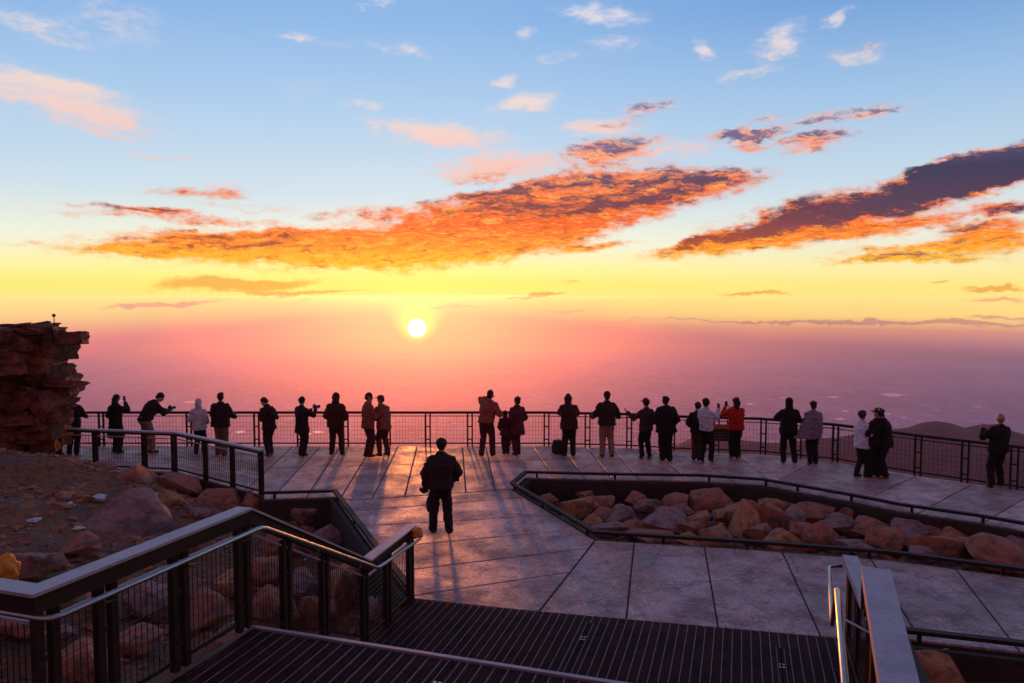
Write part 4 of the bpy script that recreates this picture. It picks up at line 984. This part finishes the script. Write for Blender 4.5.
    body = fuse('body', bm, SKIN, t, vox * .9, 2, extra=ex)
    # trousers
    bm = bmesh.new(); B = bulk ** .6
    loft(bm, [(pel + V(0, 0, -.12 * s), .15 * s * B, .115 * s * B, 0), (pel, .165 * s * B, .125 * s * B, 0), (pel + sp * .10 * s, .15 * s * B, .11 * s * B, R(lean))])
    for a, k, w_ in lg_:
        if shorts: limb(bm, [a, k + (a - k) * .05], [.098 * s * B, .082 * s * B])
        else: limb(bm, [a, k, w_ + V(0, 0, -.01)], [.10 * s * B, .078 * s * B, .064 * s * B])
    fuse('trousers', bm, cloth(legs), t, vox, 2, .016, seed=px)
    # shoes
    for a, k, w_ in lg_:
        bm = bmesh.new(); limb(bm, [w_ + V(0, -.04, -.035) * s, w_ + V(0, .06, -.042) * s, w_ + V(0, .15, -.052) * s], [.046 * s, .044 * s, .034 * s]); ell(bm, w_ + V(0, 0, -.01) * s, (.045 * s, .05 * s, .045 * s))
        for v in bm.verts: v.co.z = max(v.co.z, .002)
        fuse('shoe', bm, cloth(sh_col, 'leather'), t, vox * .8, 1)
    # jacket or coat
    bm = bmesh.new(); W = bulk; hem = hem if hem is not None else coat
    low = pel + V(0, 0, -(.04 + hem) * s)
    rings = [(low, (.18 + hem * .10) * s * W, (.13 + hem * .08) * s * W, 0)]
    if hem > .15: rings.append((pel + V(0, 0, -.04 * s), .178 * s * W, .135 * s * W, R(lean) * .4))
    rings += [(waist, .166 * s * W, .122 * s * W, R(lean)), (chest, .188 * s * W, .135 * s * W, R(lean)), (neck - sp * .13 * s, .182 * s * W, .120 * s * W, R(lean)), (neck - sp * .075 * s, .152 * s * W, .105 * s * W, R(lean)), (neck - sp * .03 * s, .105 * s * W, .085 * s * W, R(lean)), (neck + sp * .045 * s, .072 * s, .072 * s, R(lean + headp * .4))]
    loft(bm, rings)
    for a, e, w_ in arms: limb(bm, [a, e, e.lerp(w_, .94)], [.070 * s * W, .060 * s * W, .047 * s * W])
    if hood: ell(bm, head + V(0, -.02, .012) * s, (.112 * s, .128 * s, .14 * s)); limb(bm, [neck, head - V(0, .04, .05) * s], [.10 * s, .10 * s])
    else: ell(bm, neck + sp * .015 * s - V(0, .02, 0) * s, (.085 * s, .08 * s, .045 * s))
    jk = fuse('coat' if hem > .25 else 'jacket', bm, cloth(top), t, vox, 2, .024, seed=px * 2)
    # hair, caps
    if not hood and not bald:
        bm = bmesh.new(); ell(bm, hp_(0, -.018, .035), (.096 * s, .108 * s, .102 * s)); ell(bm, hp_(0, -.05, -.01), (.078 * s, .068 * s, .08 * s))
        if longhair: limb(bm, [hp_(0, -.055, .0), hp_(0, -.085, -.12), hp_(0, -.08, -.22)], [.085 * s, .085 * s, .06 * s])
        for v in bm.verts: pass
        fuse('hair', bm, cloth(hair, 'hair'), t, vox * .8, 1, .026, seed=px)
    if bald:
        bm = bmesh.new(); ell(bm, hp_(0, -.03, -.02), (.084 * s, .085 * s, .055 * s)); fuse('hair', bm, cloth(hair, 'hair'), t, vox * .8, 1, .004, seed=px)
    if cap:
        bm = bmesh.new(); ell(bm, hp_(0, -.01, .065), (.098 * s, .11 * s, .07 * s)); 
        if cap[1] == 'brim': ell(bm, hp_(0, .0, .055), (.15 * s, .16 * s, .014 * s))
        elif cap[1] == 'peak': ell(bm, hp_(0, .12, .05), (.07 * s, .075 * s, .014 * s))
        else: ell(bm, hp_(0, -.02, .04), (.104 * s, .116 * s, .08 * s))
        fuse('hat', bm, cloth(cap[0]), t, vox * .7, 1)
    if pack:
        bm = bmesh.new(); c = chest - V(0, .19, .02) * s; ell(bm, c, (.13 * s, .09 * s, .19 * s)); ell(bm, c - V(0, .05, .06) * s, (.1 * s, .06 * s, .09 * s))
        o = fuse('backpack', bm, cloth(pack), None, vox, 2, .005); o.matrix_world = Matrix.Translation(t.location) @ Matrix.Rotation(R(rot), 4, 'Z'); tag(o, 'small pack worn on the back of the ' + label[:1].lower() + label[1:40].rsplit(' ', 1)[0], 'backpack')
    if skirt:
        bm = bmesh.new(); col, lowz = skirt
        loft(bm, [(V(-.17, 0, lowz) * s, .38 * s, .2 * s, 0), (V(-.08, 0, 1.0) * s, .31 * s, .19 * s, 0), (chest, .25 * s, .17 * s, 0), (neck - V(0, 0, .06) * s, .2 * s, .13 * s, 0), (neck + V(0, -.01, .03) * s, .09 * s, .09 * s, 0)])
        b_ = fuse('blanket', bm, cloth(col), t, vox, 2, .03, seed=3)
    M = Matrix.Translation(t.location) @ Matrix.Rotation(R(rot), 4, 'Z')
    t['_h'] = 0; del t['_h']
    return dict(root=t, s=s, M=M, wr=[M @ (a[2] + (a[2] - a[1]).normalized() * .06 * s) for a in arms], head=M @ head)
M_PHONE = material('phone_black', (.02, .02, .022), rough=.25, var=.1, bump=0)
def phone(d, which, rot, label, up_=.05, tall=True):
    p = d['wr'][which] if which < 2 else (d['wr'][0] + d['wr'][1]) / 2
    t = empty('phone', (p.x, p.y, p.z + up_), R(rot)); tag(t, label, 'phone')
    w, h = (.075, .15) if tall else (.15, .075)
    bm = bmesh.new(); bmesh.ops.create_cube(bm, size=1)
    for v in bm.verts: v.co = Vector((v.co.x * w, v.co.y * .01, v.co.z * h))
    bmesh.ops.bevel(bm, geom=list(bm.edges), offset=.004, segments=2, affect='EDGES'); obj('body', bm, M_PHONE, t)
    bm = bmesh.new(); obox(bm, V(0, .0062, -h * .46), V(1, 0, 0), w * .9, .002, h * .92); obj('screen', bm, M_PHONE, t)
def camera_thing(d, which, rot, label, off=(0, 0, .03), long=.1, k=1.0):
    p = (d['wr'][which] if which < 2 else (d['wr'][0] + d['wr'][1]) / 2) + V(*off); t = empty('camera_body_held', tuple(p), R(rot)); t.name = 'photo_camera'; tag(t, label, 'camera')
    bm = bmesh.new(); bmesh.ops.create_cube(bm, size=1)
    for v in bm.verts: v.co = Vector((v.co.x * .14 * k, v.co.y * .07 * k, v.co.z * .09 * k))
    bmesh.ops.bevel(bm, geom=list(bm.edges), offset=.012, segments=3, affect='EDGES'); obj('body', bm, M_PHONE, t)
    bm = bmesh.new(); tube(bm, [V(0, .03, 0), V(0, .05 + long, 0)], [.034 * k, .04 * k], 14); obj('lens', bm, M_PHONE, t)
    bm = bmesh.new(); obox(bm, V(0, 0, .045 * k), V(1, 0, 0), .045 * k, .05 * k, .028 * k); obj('viewfinder', bm, M_PHONE, t)

DK = (.028, .016, .018); NAVY = (.03, .022, .035); BRN = (.10, .05, .035); TAN = (.36, .23, .15); BLK = (.016, .012, .014)
LO = (-.6, -.3, -1); 
person(73, 455, 1.66, 10, 'person in dark clothes with a red sleeve mostly hidden behind the crag', DK, DK, hands='rail', bulk=1.05)
d = person(117, 453, 1.60, -15, 'person in a long dark coat holding a phone up, first beside the crag', DK, BLK, elbow=((-.5, -.4, -1), (.6, .2, -1.3)), hands=((-.16, .2, 1.1), (.11, .26, 1.50)), coat=.42, longhair=True); phone(d, 1, -10, 'phone held up by the person in a long dark coat beside the crag')
d = person(149, 453, 1.78, -38, 'person in dark jacket and tan trousers bending over the rail on folded arms', DK, (.30, .16, .11), elbow=((-.6, .2, -1), (.6, .2, -1)), hands=((-.05, .52, 1.10), (.12, .54, 1.10)), lean=36, headp=14, hips=(0, -.10), hood=False, bulk=1.12)
camera_thing(d, 2, -40, 'camera held over the rail by the person bending forward in tan trousers', (0, .03, .05))
person(200, 454, 1.50, 0, 'person in a pale lilac hooded jacket standing at the outer rail', (.62, .56, .66), DK, hands='pocket', hood=True, bulk=1.02, coat=.12)
person(221, 455, 1.68, -5, 'broad person in dark jacket and brown trousers right of the pale hooded jacket', DK, (.20, .10, .07), hands='rail', bulk=1.28, hem=.08)
person(270, 456, 1.62, 55, 'person in profile with head bowed, dark jacket and bare calves, leaning towards the left', DK, DK, hands=((-.05, .2, 1.1), (.1, .2, 1.05)), lean=17, headp=22, pack=DK, shorts=False, hem=.12, stance=.07, sh_col=(.3, .25, .25))
d = person(302, 456, 1.60, -35, 'person in dark knee length coat holding a camera out to the right', DK, DK, hands=((.0, .36, 1.32), (.16, .4, 1.34)), coat=.22, bulk=1.05, stance=.06); camera_thing(d, 2, -60, 'camera held out by the person in dark knee length coat', (0, 0, .05))
person(337, 455, 1.68, 0, 'person in dark hooded jacket with hands in pockets, feet apart', (.07, .02, .02), (.06, .02, .02), hands='pocket', hood=True, bulk=1.15, stance=.15, hem=.10)
person(368, 457, 1.72, -55, 'taller of the couple near the sun, facing right towards the other', (.30, .07, .05), (.10, .02, .02), hands=((-.1, .22, 1.15), (.12, .3, 1.2)), bulk=1.0, stance=.08, hem=.1)  # red flare of the sun put into the colour of these clothes
person(384, 456, 1.64, 50, 'shorter of the couple near the sun, leaning left against the other', (.30, .07, .05), (.10, .02, .02), hands=((-.1, .3, 1.2), (.1, .3, 1.1)), lean=8, bulk=1.05, hem=.12, cap=((.2, .05, .04), 'peak'), hair=(.15, .04, .03))  # clothes, cap and hair coloured red for the flare beside the sun
person(487, 456, 1.78, -20, 'person in light jacket leaning right with one elbow raised high, below right of the sun', (.36, .09, .06), (.10, .02, .02), hands=((-.02, .26, 1.52), (.20, .22, 1.15)), elbow=((-1, 0, -.1), (.8, -.3, -1)), bulk=1.1, stance=.14, swing=9)  # jacket and trousers carry the sun's red glow in their colour
person(506, 454, 1.18, 10, 'child in dark hooded coat standing between two adults at the rail', (.12, .02, .03), (.08, .015, .02), hands='pocket', coat=.16, hood=True, bulk=1.1, stance=.08)  # dark clothes reddened in colour for the glow near the sun
person(517, 455, 1.58, 30, 'person in dark coat with swinging hem standing right of the hooded child', (.13, .02, .03), (.08, .015, .02), hands='pocket', coat=.28, stance=.08, step=.04)  # same red glow painted into coat and trousers
person(569, 456, 1.66, 0, 'person in dark hooded jacket with both elbows out beside the backpack', (.06, .02, .022), DK, hands=((-.07, .24, 1.38), (.07, .24, 1.38)), elbow=((-1, .2, -1.1), (1, .2, -1.1)), hood=True, bulk=1.18, stance=.12, hem=.12)
person(607, 457, 1.76, 0, 'person in dark jacket and tan trousers resting both hands wide on the rail', (.045, .022, .024), (.34, .17, .13), hands='railwide', elbow=((-.5, -.6, -.8), (.5, -.6, -.8)), bulk=1.15, stance=.13, hem=.04)
person(646, 459, 1.60, 25, 'person with tousled hair stretching one arm out to the left', (.06, .03, .03), BLK, hands=((-.50, .22, 1.36), (.22, .1, .95)), elbow=((-.2, -.3, -1), (1, -.5, -.5)), bulk=1.0, stance=.11, cap=((.08, .03, .03), 'brim'), sh_col=(.4, .3, .3), hem=.08)
person(666, 461, 1.70, 3, 'broad person in black jacket and black trousers beside the outstretched arm', BLK, BLK, hands='pocket', bulk=1.3, stance=.09, hem=.12)
person(696, 460, 1.52, -20, 'shorter person in dark clothes and peaked cap left of the pale shirt', DK, (.10, .03, .035), hands='pocket', bulk=.98, stance=.07, cap=((.05, .025, .03), 'peak'), hem=.06)
d = person(706, 463, 1.66, -45, 'person in pale lilac shirt and striped dark trousers holding a phone up to the right', (.58, .52, .62), BLK, hands=((-.1, .3, 1.1), (.10, .42, 1.42)), elbow=((-1, -.5, -.5), (.3, 0, -1)), bulk=.98, stance=.08, step=.08, sh_col=(.5, .42, .4)); phone(d, 1, -50, 'phone held up by the person in pale lilac shirt')
d = person(735, 459, 1.63, 5, 'person in a bright red jacket and black trousers taking a picture', (.50, .018, .012), BLK, hands=((-.20, .28, 1.42), (-.04, .28, 1.40)), elbow=((-.8, 0, -1), (.8, 0, -1.2)), bulk=1.1, stance=.08, sh_col=(.55, .35, .22), longhair=True, hair=(.04, .015, .02), hem=.06); phone(d, 0, 5, 'phone held up by the person in the red jacket', .06)
person(789, 463, 1.68, -3, 'person in dark hooded jacket standing left of the grey blanket, elbow out', BLK, BLK, hands=((-.1, .24, 1.34), (.1, .26, 1.20)), elbow=((-1, 0, -.8), (1, 0, -1)), hood=True, bulk=1.12, stance=.15, hem=.10)
person(813, 464, 1.62, 0, 'person wrapped in a grey mauve blanket that hangs to the knees', (.2, .15, .2), BLK, hands='fold', bulk=1.0, stance=.09, skirt=((.24, .18, .24), .72), hair=(.04, .02, .02))
person(861, 477, 1.58, -75, 'person in white jacket and black trousers turned right towards the dark pair', (.66, .58, .70), BLK, hands=((-.1, .32, 1.22), (.12, .36, 1.2)), bulk=1.0, stance=.07, step=.05, longhair=False, hair=(.06, .02, .03), cap=((.07, .025, .035), 'knit'), hem=.12)
person(876, 478, 1.66, 15, 'person in dark clothes with a pale cap, left of the embracing pair', BLK, BLK, hands=((-.2, .2, 1.2), (.1, .3, 1.2)), bulk=1.0, stance=.07, cap=((.40, .28, .34), 'peak'), sh_col=(.42, .25, .2), hem=.08)
person(885, 478, 1.66, 62, 'person in black with cap leaning left over the companion, elbow raised behind', BLK, BLK, hands=((-.1, .34, 1.3), (.2, .22, 1.38)), elbow=((-1, -.4, -.4), (1, -.9, .2)), lean=10, headp=8, bulk=1.12, stance=.08, cap=((.06, .025, .035), 'peak'), sh_col=(.40, .16, .12), hem=.10)
d = person(996, 487, 1.66, 8, 'balding fair haired person in black at the right end of the rail, forearms raised', BLK, BLK, hands=((-.20, .24, 1.36), (.10, .28, 1.34)), elbow=((-1, 0, -1), (1, 0, -.8)), bulk=1.15, stance=.17, hair=(.22, .12, .07), bald=True, sh_col=(.30, .04, .04), hem=.05)
# the photographer standing in the middle of the path
d = person(441, 533, 1.72, 3, 'person in dark jacket standing alone mid path with camera gear at the hips', (.035, .02, .02), (.022, .014, .016), hands=((-.29, .10, .88), (.24, .20, .96)), elbow=((-.8, -.5, -.2), (.9, -.6, -.1)), bulk=1.16, stance=.15, step=-.04, vox=.013, hem=.06, longhair=False, cap=((.035, .02, .02), 'knit'), headp=6)
camera_thing(d, 1, -75, 'camera with short lens held at the right hip of the lone person mid path', (.0, .06, .0), .06, 1.0)
camera_thing(d, 0, 60, 'second camera held low at the left hip of the lone person mid path', (-.01, .0, -.05), .05, 1.0)
p = d['wr'][0]; bm = bmesh.new(); tube(bm, [V(p.x + .06, p.y, p.z - .05), V(p.x + .05, p.y - .01, p.z - .3), V(p.x + .06, p.y - .01, .58)], [.006, .006, .01], 6); bmesh.ops.create_icosphere(bm, subdivisions=2, radius=1, matrix=Matrix.Translation((p.x + .06, p.y - .01, .50)) @ Matrix.Diagonal((.05, .04, .15, 1)))
tag(obj('lens_bag', bm, M_BAG), 'narrow dark pouch dangling on a strap at the left knee of the lone person', 'pouch')
